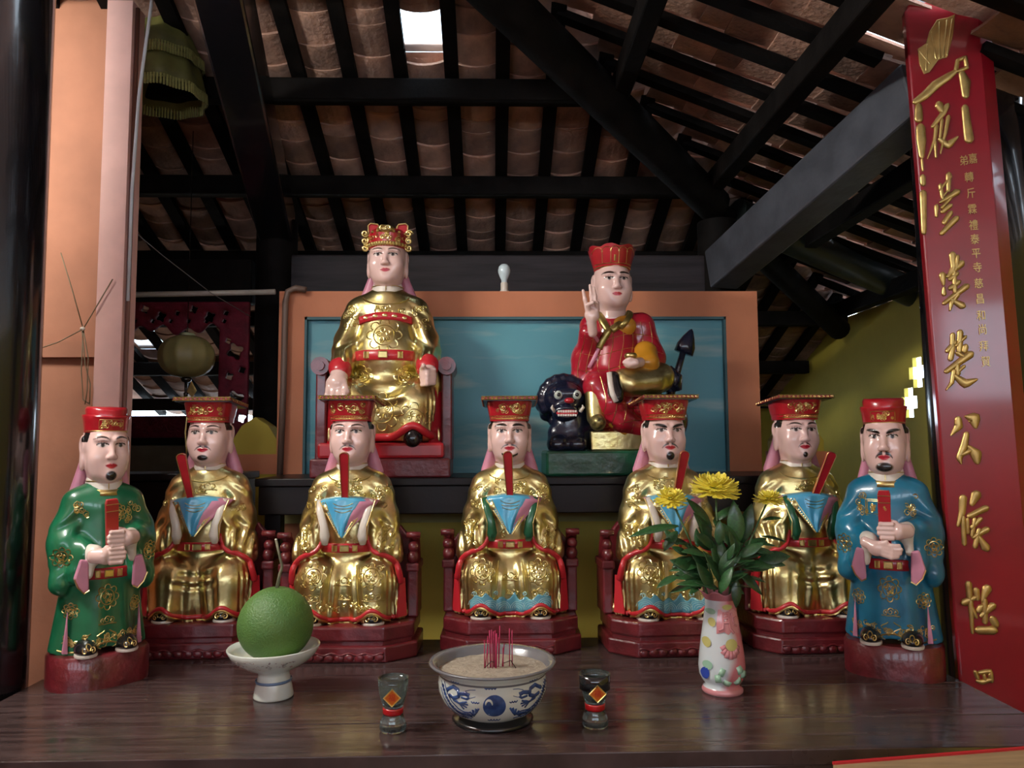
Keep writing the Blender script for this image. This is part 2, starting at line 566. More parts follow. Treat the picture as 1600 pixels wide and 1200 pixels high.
# ---- hip rafter, posts, tie beams --------------------------------------
def hip_pt(x, off): return Vector((x, HC + x, right_z(x) + off))
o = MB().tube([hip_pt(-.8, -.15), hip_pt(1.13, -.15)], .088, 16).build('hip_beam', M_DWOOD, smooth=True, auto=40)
tag(o, 'thick round dark timber sloping diagonally from the top centre down to the right post', 'beam')
o = MB().tube([hip_pt(1.2, -.17), hip_pt(2.28, -.17)], .07, 14).build('hip_beam_end', M_DWOOD, smooth=True, auto=40)
tag(o, 'short dark hip timber running from the right post to the yellow wall corner', 'beam')
PX, PY = 1.15, 3.81
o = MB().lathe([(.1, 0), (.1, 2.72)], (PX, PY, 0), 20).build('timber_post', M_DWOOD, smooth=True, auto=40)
tag(o, 'dark round timber post behind the right end of the orange wall', 'post')
o = MB().lathe([(.1, 0), (.1, 2.72)], (-1.073, PY, 0), 20).build('timber_post', M_DWOOD, smooth=True, auto=40)
tag(o, 'dark round timber post behind the left end of the orange wall', 'post')
o = MB().beam((-1.073, PY, 2.44), (PX, PY, 2.44), .1, .2).build('tie_beam', M_BEAM, bevel=.01)
tag(o, 'grey flat tie beam lying behind the top of the orange wall', 'beam')
o = MB().beam((PX - .02, PY - .1, 2.45), (1.45, 2.44, 2.77), .15, .2).build('tie_beam', mat('blue_lit_timber', (.07, .075, .092), .45, var=.35, vscale=9, bump=.2, bscale=30), bevel=.01)  # bluish light falling on this beam is put into its colour
tag(o, 'heavy square beam coloured as if lit blue, slanting from the right post towards the red couplet board', 'beam')
o = MB().tube([(PX + .1, PY + .02, 2.77), (2.42, 4.28, 2.45)], .085, 16).build('rafter_log', mat('log_green_black', (.012, .018, .018), .4, var=.4), smooth=True, auto=40)
tag(o, 'round dark log sloping from the right post to the top of the yellow wall', 'beam')
o = MB()
pa, pb = Vector((-1.073, 3.82, 2.68)), at(352, 0, 2.5); o.beam(pa, pa + (pb - pa) * 1.3, .16, .2)
o = o.build('principal_rafter', M_LACQ, bevel=.01)
tag(o, 'broad black principal rafter rising towards the viewer above the left post', 'beam')
o = MB().beam((-3.0, PY + .05, 2.42), (-1.2, PY + .05, 2.42), .08, .22).build('tie_beam', M_DWOOD, bevel=.008)
tag(o, 'black tie beam above the red carved screen on the left', 'beam')

# ---- walls --------------------------------------------------------------
def cells(mb, ycuts, zcuts, hole, x0, x1):
    for i in range(len(ycuts) - 1):
        for j in range(len(zcuts) - 1):
            if hole(i, j): continue
            mb.span((x0, ycuts[i], zcuts[j]), (x1, ycuts[i + 1], zcuts[j + 1]))
# right wall: yellow, with two cross-shaped vents
wr = MB()
vents = [(at(1436, 586, 3.95).z, 3.97), (at(1423, 632, 4.02).z, 4.09)]
vents = [(1.99, 4.23), (1.825, 4.33)]
VW, VH = .026, .026
def in_hole(y, z):
    for vz, vy in vents:
        a, b = abs(y - vy), abs(z - vz)
        if (a < .045 and b < .085) or (a < .085 and b < .035): return True
    return False
yc = sorted({-3.0, 6.7} | {vy + s for vz, vy in vents for s in (-.085, -.045, .045, .085)})
zc = sorted({0.0, 2.44} | {vz + s for vz, vy in vents for s in (-.085, -.035, .035, .085)})
cells(wr, yc, zc, lambda i, j: in_hole((yc[i] + yc[i + 1]) / 2, (zc[j] + zc[j + 1]) / 2), 2.385, 2.41)
tag(wr.build('wall_right', M_YELLOW), kind='structure')
wb = MB().span((-4, 6.5, 0), (1.4, 6.6, 1.66)).span((1.4, 6.5, 0), (2.5, 6.6, 1.9))
tag(wb.build('wall_rear', M_YELLOW), kind='structure')
# left: orange wall facing the viewer, side wall with an open doorway in front of it
wl = MB().span((-3.2, 2.9, 0), (-1.41, 3.02, 3.36))
wl.span((-3.2, 2.87, 1.93), (-1.41, 2.9, 1.99))
tag(wl.build('wall_left', mat('brown_orange_plaster', (.3, .125, .07), .8, var=.2, vscale=5, bump=.1, bscale=30)), kind='structure')
ws = MB().span((-3.3, -3, 0), (-3.2, 6.7, 3.3))
tag(ws.build('wall_side', M_ORANGE), kind='structure')
# unseen front of the hall: solid below, openings under the eaves shaped for the light
wf = MB().span((-3.3, -3.1, 0), (2.5, -3.0, 1.9))
wf.span((-3.3, -3.1, 2.75), (2.5, -3.0, 3.4))
for i in range(7):
    x = -3.3 + 5.8 * i / 6
    wf.span((x - .12, -3.1, 1.9), (x + .12, -3.0, 2.75))
tag(wf.build('wall_front', M_ORANGE), kind='structure')

# partition behind the upper shelf: orange border, recessed painted sky panel, yellow below the shelf
WY = 3.40
pn = at(476, 495, WY); pn2 = at(1141, 742, WY)
wl0, wl1 = at(434, 600, WY).x, at(1187, 600, WY).x
wtop = at(800, 455, WY).z
px0, px1, pz1 = pn.x, pn2.x, pn.z
SHZ = 1.475
wbk = MB()
wbk.span((wl0, WY, 1.33), (px0, WY + .12, wtop)); wbk.span((px1, WY, 1.33), (wl1, WY + .12, wtop))
wbk.span((px0, WY, pz1), (px1, WY + .12, wtop)); wbk.span((px0, WY, 1.33), (px1, WY + .12, SHZ - .02))
wbk.span((px1 - .02, WY, 0), (wl1, WY + .12, 1.33)); wbk.span((wl0, WY, 0), (px0, WY + .12, 1.33))
wback = tag(wbk.build('wall_back', M_ORANGE), kind='structure')
MB().span((px0, WY + .005, 0), (px1 - .02, WY + .1, 1.33)).build('lower_wall', mat('lightened_yellow_plaster', (.68, .53, .09), .75, var=.12, vscale=4), wback)  # yellow lightened to stand for light reaching the wall under the shelf
# painted sky panel
m = bpy.data.materials.new('painted_sky'); m.use_nodes = True
nt = m.node_tree; N = nt.nodes; L = nt.links; p = N['Principled BSDF']
p.inputs['Roughness'].default_value = .45
tc = N.new('ShaderNodeTexCoord'); mp = N.new('ShaderNodeMapping'); mp.inputs['Scale'].default_value = (1.6, 1, 9)
mp.inputs['Rotation'].default_value = (0, R(-6), 0)
nz = N.new('ShaderNodeTexNoise'); nz.inputs['Scale'].default_value = 1.3; nz.inputs['Detail'].default_value = 5
rp = N.new('ShaderNodeValToRGB'); rp.color_ramp.elements[0].position = .52; rp.color_ramp.elements[1].position = .78
rp.color_ramp.elements[0].color = (.1, .345, .41, 1); rp.color_ramp.elements[1].color = (.4, .54, .5, 1)
L.new(tc.outputs['Object'], mp.inputs['Vector']); L.new(mp.outputs['Vector'], nz.inputs['Vector']); L.new(nz.outputs['Fac'], rp.inputs['Fac']); L.new(rp.outputs['Color'], p.inputs['Base Color'])
MB().span((px0, WY + .035, SHZ - .05), (px1, WY + .1, pz1)).build('sky_panel', m, wback)
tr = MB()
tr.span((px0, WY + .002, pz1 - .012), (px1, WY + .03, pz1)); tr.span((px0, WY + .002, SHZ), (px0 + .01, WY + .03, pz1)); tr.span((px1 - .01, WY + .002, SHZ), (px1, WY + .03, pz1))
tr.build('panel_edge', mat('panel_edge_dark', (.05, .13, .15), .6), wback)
MB().span((wl0, WY - .012, 1.262), (px1 - .02, WY + .004, 1.30)).build('pale_strip', mat('pale_yellow_strip', (.5, .47, .2), .7), wback)  # thin pale strip across the wall below the shelf

# low capped wall ends either side of the partition
for nm, cx, lab in (('pier_cap', at(398, 690, 3.55).x, 'yellow pointed pier cap with orange band left of the sky panel'), ('pier_cap', at(1225, 690, 3.75).x, 'yellow pointed pier cap with orange band right of the sky panel')):
    t = thing(nm, lab, 'pier', (cx, 3.55, 0))
    hw = .11
    MB().span((-hw, 0, 0), (hw, .12, 1.47)).build('pier_body', M_YELLOW, t)
    MB().span((-hw - .008, -.008, 1.47), (hw + .008, .128, 1.56)).build('orange_band', M_ORANGE, t)
    MB().prism([(-hw, 1.56), (hw, 1.56), (hw, 1.61), (hw * .55, 1.69), (0, 1.73), (-hw * .55, 1.69), (-hw, 1.61)], 0, .12).build('pointed_cap', M_YELLOW, t)

# ---- columns --------------------------------------------------------------
t = thing('lacquered_column', 'glossy black round column at the far left of the altar table', 'column', (-1.525, 2.32, 0))
MB().lathe([(.155, .12), (.158, 1.6), (.15, 3.6)], (0, 0, 0), 40).build('shaft', M_LACQ, t, smooth=True, auto=40)
MB().lathe([(.2, 0), (.2, .06), (.18, .09), (.17, .12)], (0, 0, 0), 40).build('base', M_LACQ, t, smooth=True, auto=40)
t = thing('lacquered_column', 'glossy black round column behind the red couplet board', 'column', (1.75, 2.62, 0))
t.rotation_euler = (0, R(-1.2), 0)
MB().lathe([(.18, .12), (.185, 1.6), (.175, 3.6)], (0, 0, 0), 40).build('shaft', M_LACQ, t, smooth=True, auto=40)
MB().lathe([(.22, 0), (.22, .06), (.2, .09), (.19, .12)], (0, 0, 0), 40).build('base', M_LACQ, t, smooth=True, auto=40)
t = thing('painted_pillar', 'slim salmon pink pillar with a conduit behind the left column', 'pillar', (0, 0, 0))
a = at(188, 240, 2.95)
t.location = (at(190, 240, 2.8).x, 2.8, 0)
MB().span((-.046, -.05, 0), (.046, .05, 3.24)).build('pillar_body', mat('salmon_paint', (.75, .45, .40), .6, var=.1), t)
MB().tube([(.056, -.03, .0), (.056, -.03, 3.22)], .008, 8).build('brown_conduit', mat('brown_pipe', (.12, .045, .03), .5), t, smooth=True)
a2 = at(205, 240, 2.9)
o = MB().tube([at(200, 470, 2.72), at(206, 300, 2.72), at(217, 150, 2.72), at(240, -20, 2.72)], .006, 8).build('conduit_pipe', mat('pale_conduit', (.5, .52, .55), .35), smooth=True)
tag(o, 'pale vertical conduit pipe running up beside the salmon pillar', 'pipe')
ppm = mat('grey_conduit', (.33, .3, .27), .4, var=.2)
P = [at(163, 640, 3.3), at(163, 466, 3.3), at(170, 461, 3.3), at(300, 459, 3.3), at(430, 456, 3.3)]
o = MB().tube(P, .012, 8).build('conduit_pipe', ppm, smooth=True)
tag(o, 'horizontal grey conduit pipe spanning from pillar to orange wall', 'pipe')
P = [at(478, 453, 3.37), at(462, 450, 3.37), at(450, 455, 3.37), at(446, 472, 3.37), at(443, 600, 3.37), at(437, 748, 3.37)]
o = MB().tube(P, .014, 8).build('conduit_pipe', mat('brown_grey_conduit', (.16, .1, .075), .5), smooth=True)
tag(o, 'bent brown conduit running down the left edge of the orange wall', 'pipe')

# ================================================================== ALTAR TABLE AND SHELF
TZ = .9
TX0, TX1, TY0, TY1 = -1.36, 1.375, 1.80, 2.84
m = bpy.data.materials.new('table_lacquer'); m.use_nodes = True
nt = m.node_tree; N = nt.nodes; L = nt.links; p = N['Principled BSDF']
tc = N.new('ShaderNodeTexCoord'); mp = N.new('ShaderNodeMapping'); mp.inputs['Scale'].default_value = (1.2, 14, 1)
nz = N.new('ShaderNodeTexNoise'); nz.inputs['Scale'].default_value = 5; nz.inputs['Detail'].default_value = 6
rp = N.new('ShaderNodeValToRGB'); rp.color_ramp.elements[0].color = (.028, .017, .017, 1); rp.color_ramp.elements[1].color = (.095, .062, .06, 1)
rp.color_ramp.elements[0].position = .3; rp.color_ramp.elements[1].position = .75
r2 = N.new('ShaderNodeMapRange'); r2.inputs['From Min'].default_value = .3; r2.inputs['From Max'].default_value = .75; r2.inputs['To Min'].default_value = .1; r2.inputs['To Max'].default_value = .34
nz2 = N.new('ShaderNodeTexNoise'); nz2.inputs['Scale'].default_value = 2.2; nz2.inputs['Detail'].default_value = 5
L.new(tc.outputs['Object'], mp.inputs['Vector']); L.new(mp.outputs['Vector'], nz.inputs['Vector']); L.new(mp.outputs['Vector'], nz2.inputs['Vector'])
L.new(nz.outputs['Fac'], rp.inputs['Fac']); L.new(rp.outputs['Color'], p.inputs['Base Color']); L.new(nz2.outputs['Fac'], r2.inputs['Value']); L.new(r2.outputs['Result'], p.inputs['Roughness'])
bp = N.new('ShaderNodeBump'); bp.inputs['Strength'].default_value = .06; bp.inputs['Distance'].default_value = .01
L.new(nz.outputs['Fac'], bp.inputs['Height']); L.new(bp.outputs['Normal'], p.inputs['Normal'])
M_TABLE = m
t = thing('altar_table', 'long dark brown lacquered plank altar table in the foreground', 'table', (0, 2.3, 0))
ys = [TY0, 2.005, 2.27, 2.55, TY1]
for i in range(4):
    MB().span((TX0, ys[i] - 2.3 + (.0015 if i else 0), TZ - .035), (TX1, ys[i + 1] - 2.3 - .0015, TZ)).build('plank', M_TABLE, t, bevel=.002)
y0 = TY0 - 2.3
MB().span((TX0 + .004, y0 + .006, TZ - .06), (TX1 - .004, y0 + .06, TZ - .035)).build('edge_moulding', M_TABLE, t, bevel=.004)
MB().span((TX0 + .02, y0 + .022, TZ - .17), (TX1 - .02, y0 + .06, TZ - .06)).build('apron', M_TABLE, t, bevel=.004)
MB().span((TX0 + .01, y0 + .012, TZ - .09), (TX1 - .01, y0 + .03, TZ - .075)).build('bead_moulding', M_TABLE, t, bevel=.004)
for sx in (TX0 + .08, TX1 - .08):
    for sy in (y0 + .08, TY1 - 2.3 - .08):
        MB().span((sx - .045, sy - .045, 0), (sx + .045, sy + .045, TZ - .035)).build('leg', M_TABLE, t, bevel=.004)

t = thing('altar_shelf', 'black upper altar shelf carrying the two large statues', 'shelf', (0, 3.15, 0))
sx0, sx1 = at(398, 742, 2.93).x, at(1262, 742, 2.93).x
M_SHELF = mat('black_brown_lacquer', (.009, .006, .006), .38, coat=.1, spec=.25, bump=.05)
MB().span((sx0, 2.93 - 3.15, SHZ - .03), (sx1, WY - 3.15, SHZ)).build('shelf_top', M_SHELF, t, bevel=.004)
MB().span((sx0 + .01, 2.945 - 3.15, SHZ - .137), (sx1 - .01, 2.985 - 3.15, SHZ - .03)).build('apron', M_SHELF, t, bevel=.004)
for sx in (sx0 + .05, sx1 - .08):
    MB().span((sx - .03, 3.0 - 3.15, 0), (sx + .03, 3.06 - 3.15, SHZ - .03)).build('leg', M_SHELF, t)
t = thing('side_cabinet', 'dark low cabinet in the gloom behind the leftmost statues', 'cabinet', (0, 3.3, 0))
MB().span((-1.75, -.15, 0), (-1.03, .1, 1.46)).build('body', M_SHELF, t, bevel=.005)
MB().span((-1.78, -.18, 1.46), (-1.02, .12, 1.49)).build('top', M_SHELF, t, bevel=.005)
# ================================================================== STATUES
def blob(name, prims, m, parent=None, h=.004, k=.02, pad=.012, post=None):
    """organic mesh from capsules ('c', a, b, ra, rb) and ellipsoids ('e', c, r)"""
    lo = np.array([9.] * 3); hi = -lo
    for q in prims:
        if q[0] == 'c':
            ra, rb = q[3], (q[4] if len(q) > 4 else q[3])
            for p_, r_ in ((q[1], ra), (q[2], rb)):
                lo = np.minimum(lo, np.array(p_) - r_); hi = np.maximum(hi, np.array(p_) + r_)
        else:
            lo = np.minimum(lo, np.array(q[1]) - np.array(q[2])); hi = np.maximum(hi, np.array(q[1]) + np.array(q[2]))
    S = SDF(lo - pad, hi + pad, h)
    for q in prims:
        S.u(S.c(*q[1:]) if q[0] == 'c' else S.e(q[1], q[2]), k)
    if post: post(S)
    return S.build(name, m, parent)

# ---- head -----------------------------------------------------------------
def head_sdf(goat=None, old=False, bald=False):
    S = SDF((-.088, -.1, -.125), (.088, .1, .112 if bald else .085), .0022)
    S.u(S.e((0, .012, .03), (.063, .074, .085)))
    S.u(S.b((0, -.008, -.02), (.058, .058, .062), .045), .03)
    S.u(S.e((0, -.03, -.058), (.04, .036, .03)), .03)
    for s in (-1, 1):
        S.u(S.e((s * .034, -.045, -.022), (.022, .02, .022)), .02)          # cheek
        S.u(S.c((s * .012, -.067, .026), (s * .042, -.055, .028), .006, .005), .012)   # brow ridge
        S.cut(S.e((s * .026, -.08, .013), (.015, .014, .008)), .012)       # socket
        S.u(S.e((s * .026, -.053, .011), (.0145, .013, .0088)), .003)        # eyeball
        S.u(S.e((s * .009, -.074, -.021), (.007, .008, .006)), .005)        # nostril wing
        S.u(S.e((s * .0655, .012, .012), (.009, .02, .027)), .004)          # ear
        S.u(S.e((s * .066, .008, -.03), (.008, .012, .028)), .008)          # long lobe
        S.cut(S.e((s * .075, .004, .012), (.006, .01, .016)), .004)
    S.u(S.c((0, -.063, .018), (0, -.079, -.016), .0065, .0085), .01)        # nose
    S.u(S.e((0, -.066, -.04), (.017, .008, .0042)), .003)
    S.u(S.e((0, -.064, -.047), (.014, .009, .0045)), .003)
    S.u(S.e((0, -.056, -.07), (.02, .014, .014)), .015)                     # chin
    S.u(S.c((0, .01, -.06), (0, .012, -.14), .046, .05), .02)               # neck
    if goat:
        w, hh = goat
        S.u(S.e((0, -.066, -.066 - hh * .3), (w, .009, hh)), .003)
    if old:
        for i, z in enumerate((.04, .047, .054)):
            S.D = S.D - .0012 * np.exp(-((S.Z - z - 6 * S.X ** 2) / .0022) ** 2) * (S.Y < -.03)
    return S.nets()

SKIN = np.array((.70, .47, .43)); BLK = np.array((.012, .01, .01)); LIP = np.array((.42, .012, .03))
def paint_head(V, st):
    x, y, z = V[:, 0], V[:, 1], V[:, 2]
    ax = np.abs(x); n = len(V)
    C = np.tile(np.append(SKIN, 1), (n, 1)).astype(np.float32)
    front = y < -.02
    def put(m, c, a=None):
        m = m.astype(np.float32) if m.dtype == bool else m
        C[:, :3] = C[:, :3] * (1 - m[:, None]) + np.array(c)[None] * m[:, None]
    soft = lambda d, w=.0012: np.clip(.5 - d / w / 2, 0, 1)
    # eyes
    u = (ax - .026) / .0165
    top = .0112 + .0062 * np.sqrt(np.clip(1 - u ** 2, 0, 1)); bot = .0112 - .0042 * np.sqrt(np.clip(1 - u ** 2, 0, 1))
    ins = (np.abs(u) < 1) & front
    put(ins * soft(z - top) * soft(bot - z), (.62, .5, .46))
    lookx = st.get('look', 0)
    for s in (-1, 1):
        put(ins * soft(np.hypot(x - s * .026 - lookx, z - .0120) - .0058) * soft(z - top), BLK)
    lid = np.abs(z - top) < .0019
    put((ins & lid).astype(np.float32), BLK)
    put(((np.abs(u) < .8) & front & (np.abs(z - top - .0055) < .0009)).astype(np.float32) * .5, (.25, .08, .07))
    # brows
    bk = st.get('brow', 'thin')
    ub = (ax - .029) / .021
    if bk == 'thin': zc = .0275 + .0065 * (1 - ub ** 2) ; th = .0024
    elif bk == 'thick': zc = .025 + .0045 * ub + .003 * (1 - ub ** 2); th = .0042
    else: zc = .0285 + .005 * (1 - ub ** 2) - .001 * ub; th = .0038
    w = th * np.clip(1 - np.abs(ub) ** 4, 0, 1) * (1.15 - .35 * ub)
    put((np.abs(ub) < 1) * front * soft(np.abs(z - zc) - w), BLK)
    # lips
    ul = ax / .0185
    zt = -.0425 + .0062 * np.clip(1 - ul ** 2, 0, 1) - .0022 * np.exp(-(ax / .003) ** 2)
    zb = -.0425 - .0085 * np.clip(1 - ul ** 2, 0, 1)
    put((ul < 1) * front * soft(z - zt) * soft(zb - z), LIP)
    put((ul < 1) * front * soft(np.abs(z + .0432) - .0006), LIP * .25)
    if st.get('moust'):
        mw = st['moust']
        um = (ax - .004) / mw
        zc = -.0315 - .0045 * um - .010 * um ** 3
        put((um > 0) * (um < 1) * front * soft(np.abs(z - zc) - (st.get('mth', .0020) + .0008) * (1 - um ** 2 * .6)), BLK)
    if st.get('goat'):
        gw, gh = st['goat']
        d = np.sqrt((x / gw) ** 2 + ((z + .066 + gh * .3) / gh) ** 2) - 1
        put(front * soft(d, .12), BLK)
    if st.get('horn'):
        for s in (-1, 1):
            d = np.hypot((x - s * .02) * 1.0, z + .063) 
        zc = -.071 + .35 * np.clip(ax - .004, 0, 1) + 12 * np.clip(ax - .014, 0, 1) ** 2
        put((ax < .026) * front * soft(np.abs(z - zc) - .0035), BLK)
    if st.get('hair', True):
        put(((z > .02) & (ax > .052) & (y > -.028) & (y < .004)), BLK)
        put(((z > .0) & (y > .03)), BLK)
    return C

HEADS = {}
def head(name_parent, st, z, scale=1.0, y=0.0, tilt=0.0, turn=0.0, bald=False):
    key = (st.get('goat'), st.get('old'), bald)
    if key not in HEADS: HEADS[key] = head_sdf(st.get('goat'), st.get('old'), bald)
    V, Q = HEADS[key]
    me = mesh_np('head', V, Q)
    at_ = me.color_attributes.new('paint', 'FLOAT_COLOR', 'POINT')
    at_.data.foreach_set('color', paint_head(V, st).ravel())
    o = link('head', me, name_parent, M_FACE)
    o.location = (0, y, z); o.scale = (scale,) * 3
    o.rotation_euler = (tilt, 0, turn)
    return o

# ---- seated official ---------------------------------------------------------
def seated_robe(kind):
    S = SDF((-.225, -.17, .1), (.225, .12, .64), .0052)
    X, Y, Z = S.X, S.Y, S.Z
    S.u(S.e((0, .012, .46), (.122, .078, .19)))
    S.u(S.e((0, -.012, .40), (.118, .082, .12)), .03)
    S.u(S.c((-.088, .015, .562), (.088, .015, .562), .046), .04)
    S.u(S.e((0, .012, .6), (.062, .055, .03)), .02)
    for s in (-1, 1):
        if kind == 'king':
            S.u(S.c((s * .112, .012, .55), (s * .15, .0, .44), .05, .05), .02)
            S.u(S.c((s * .15, .0, .44), (s * .148, -.07, .365), .05, .042), .02)
            S.u(S.c((s * .155, -.0, .4), (s * .165, -.02, .3), .045, .05), .02)
        else:
            S.u(S.c((s * .112, .012, .55), (s * .142, .0, .45), .05, .05), .018)
            S.u(S.c((s * .142, .0, .45), (s * .062, -.092, .485), .05, .034), .016)
            S.u(S.c((s * .15, -.015, .44), (s * .165, -.045, .335), .042, .046), .02)
            S.u(S.c((s * .095, -.07, .46), (s * .125, -.075, .36), .03, .04), .02)
        S.u(S.c((s * .07, .02, .245), (s * .098, -.062, .242), .085, .078), .03)
        S.u(S.c((s * .102, -.066, .235), (s * .1, -.085, .15), .073, .066), .03)
        S.u(S.c((s * .15, -.01, .26), (s * .172, -.03, .13), .035, .042), .02)
    S.u(S.e((0, -.05, .2), (.1, .06 if kind == 'rich' else .068, .13)), .035)
    S.u(S.b((0, 0, .17), (.14, .075, .07), .03), .03)
    # carved folds
    m = np.clip((.31 - Z) / .06, 0, 1) * np.clip((-.02 - Y) / .03, 0, 1)
    ax = np.abs(X)
    inner = np.clip((.115 - ax) / .03, 0, 1)
    if kind == 'plain':
        fold = .0045 * np.sin(X * 105 + 9 * (Z - .2) * np.sign(X)) * inner
        sw = (Z - .25 - 3.2 * X ** 2)
        fold = fold + .005 * np.sin(sw * 170) * np.clip((.09 - ax) / .04, 0, 1) * np.clip((.31 - Z) / .02, 0, 1) * np.clip((Z - .2) / .03, 0, 1)
    elif kind == 'king':
        sw = (Z - .26 - 2.6 * X ** 2)
        fold = .006 * np.sin(sw * 120) * np.clip((.1 - ax) / .04, 0, 1) * np.clip((Z - .2) / .03, 0, 1)
    else:
        fold = .006 * np.sin(ax * 150 + 14 * (Z - .2)) * np.clip(1 - np.abs(ax - .045) / .045, 0, 1)
    S.D = S.D + fold * m
    side = np.clip((ax - .145) / .02, 0, 1) * np.clip((.3 - Z) / .05, 0, 1)
    S.D = S.D + .005 * np.sin((ax - .1) * 230 + Y * 160) * side
    arm = np.clip((ax - .075) / .02, 0, 1) * np.clip((Z - .4) / .03, 0, 1) * np.clip((.58 - Z) / .04, 0, 1)
    S.D = S.D + .0036 * np.sin((Z * .9 + ax * 1.0 + .012 * np.sin(Z * 45)) * 95) * arm
    sl = np.clip((ax - .1) / .02, 0, 1) * np.clip((Z - .31) / .02, 0, 1) * np.clip((.43 - Z) / .03, 0, 1)
    S.D = S.D + .0035 * np.sin(ax * 190 - Z * 40) * sl
    S.cut(Z + 0 * X + 0 * Y - .1135)
    V, Q = S.nets()
    k = np.clip((V[:, 2] - .3) / .1, 0, 1)
    V[:, 0] *= (.93 - .06 * k) if kind != 'king' else (.93 - .04 * k)
    return V, Q
ROBES = {}
def robe(kind, parent, m):
    if kind not in ROBES: ROBES[kind] = seated_robe(kind)
    V, Q = ROBES[kind]
    return link('robe', mesh_np('robe', V, Q), parent, m)

def hem_path(s0=-.165, s1=.165, lift=0.0, base=.125, n=60):
    return [(x, base + lift + .036 * math.exp(-((abs(x) - .1) / .036) ** 2)) for x in [s0 + (s1 - s0) * i / n for i in range(n + 1)]]

def pedestal(t, w=.235, fw=.145, f=.165, b=.1, h=.113, mm=None, seed=0):
    mm = mm or M_MAROON
    rnd = random.Random(seed)
    poly = lambda k: [(-fw * k, -f * k), (fw * k, -f * k), (w * k, -.09 * k), (w * k, b), (-w * k, b), (-w * k, -.09 * k)]
    MB().prismz(poly(1.03), 0, h * .46).build('plinth_tier', mm, t, bevel=.007)
    MB().prismz(poly(.95), h * .46, h * .58).build('plinth_neck', mm, t)
    MB().prismz(poly(.985), h * .56, h).build('plinth_tier', mm, t, bevel=.008)
    cm = MB()   # carved scalloped apron on the lower tier
    for i in range(9):
        x = -fw + fw * 2 * (i + .5) / 9
        cm.ell((x, -f * 1.03, h * .13 + rnd.uniform(0, .004)), (.0165, .006, .013), 10, 6)
    cm.tube([(x, -f * 1.035, h * .25 + .004 * math.sin(i * 1.4)) for i, x in enumerate([-fw + fw * 2 * j / 24 for j in range(25)])], .0035, 6)
    cm.build('carved_apron', mm, t, smooth=True)

def throne(t, mm=None, arm=.27, top=.395, w=.218, back=.42):
    mm = mm or M_MAROON
    for s in (-1, 1):
        MB().box((s * w, .035, (.113 + arm) / 2), (.036, .12, arm - .113)).build('side_panel', mm, t, bevel=.006)
        MB().box((s * w, .03, arm + .012), (.046, .14, .03)).build('arm_rail', mm, t, bevel=.007)
        fm = MB()
        fm.ell((s * w, -.02, arm + .045), (.021, .026, .025), 12, 8)
        fm.ell((s * (w + .002), -.02, arm + .08), (.019, .022, .02), 12, 8)
        fm.tube([(s * w, .05, arm + .02), (s * w, .03, arm + .07), (s * (w + .003), .0, top - .012), (s * (w + .006), -.03, top - .008)], [.02, .02, .018, .012], 8)
        fm.tube([(s * (w - .02), -.03, top - .004), (s * (w + .026), -.03, top - .004)], .011, 10)
        fm.build('carved_finial', mm, t, smooth=True)
    MB().prism([(-w, .113), (w, .113), (w, back - .08), (w * .7, back), (-w * .7, back), (-w, back - .08)], .085, .112).build('chair_back', mm, t, bevel=.006)

def shoes(t, z=.113, y=-.12, dx=.1, sc=1.0):
    for s in (-1, 1):
        sh = blob('shoe', [('e', (s * dx, y, z + .018), (.034 * sc, .04 * sc, .02 * sc)), ('e', (s * dx, y + .03, z + .02), (.033 * sc, .04 * sc, .025 * sc))], M_BLACK, t, .004, .02,
                  post=lambda S: S.cut(S.Z + 0 * S.X + 0 * S.Y - z - .004))
        MB().lathe([(.036 * sc, 0), (.038 * sc, .004), (.037 * sc, .009)], (s * dx, y + .004, z - .001), 20, 1.0, 1.1).build('sole', M_CREAM, sh, smooth=True, auto=40)
        bv = bvh_of(sh); tm = MB()
        for P in (spiral(s * dx - .013, z + .021, .010, 1.3, 0, 1), spiral(s * dx + .013, z + .021, .010, 1.3, math.pi, -1), circle(s * dx, z + .03, .007, 10, 0, math.pi)):
            emboss(tm, bv, P, .0022)
        tm.build('gold_toe_scroll', M_GOLD2, sh)

def collar(t, z, r=.051, y=.012, hgt=.034, m=None, sy=1.0):
    o = MB().lathe([(r + .006, z), (r + .002, z + hgt * .6), (r - .002, z + hgt), (r - .008, z + hgt), (r - .006, z)], (0, y, 0), 28, 1, sy, False).build('collar', m or M_CREAM, t, smooth=True)
    g = MB().tube([(( r + .0035) * math.cos(a), y + (r + .0035) * sy * math.sin(a), z + hgt * .62 ) for a in [R(-90 + 8 * i) for i in range(-11, 12)]], .0015, 5)
    g.tube([(0, y - (r + .006) * sy, z + .002), (0, y - (r + .001) * sy, z + hgt)], .0018, 5)
    g.build('collar_piping', M_GOLD2, o)

def neck_cloth(t, z0, z1, w0=.085, w1=.066, y=.035):
    blob('neck_cloth', [('c', (s * w1 * .85, y, z1), (s * w0, y + .012, z0), .012, .02) for s in (-1, 1)] + [('c', (-w1 * .6, y + .03, z1), (-w0 * .6, y + .035, z0), .018, .022), ('c', (w1 * .6, y + .03, z1), (w0 * .6, y + .035, z0), .018, .022)], M_PINK, t, .005, .03)

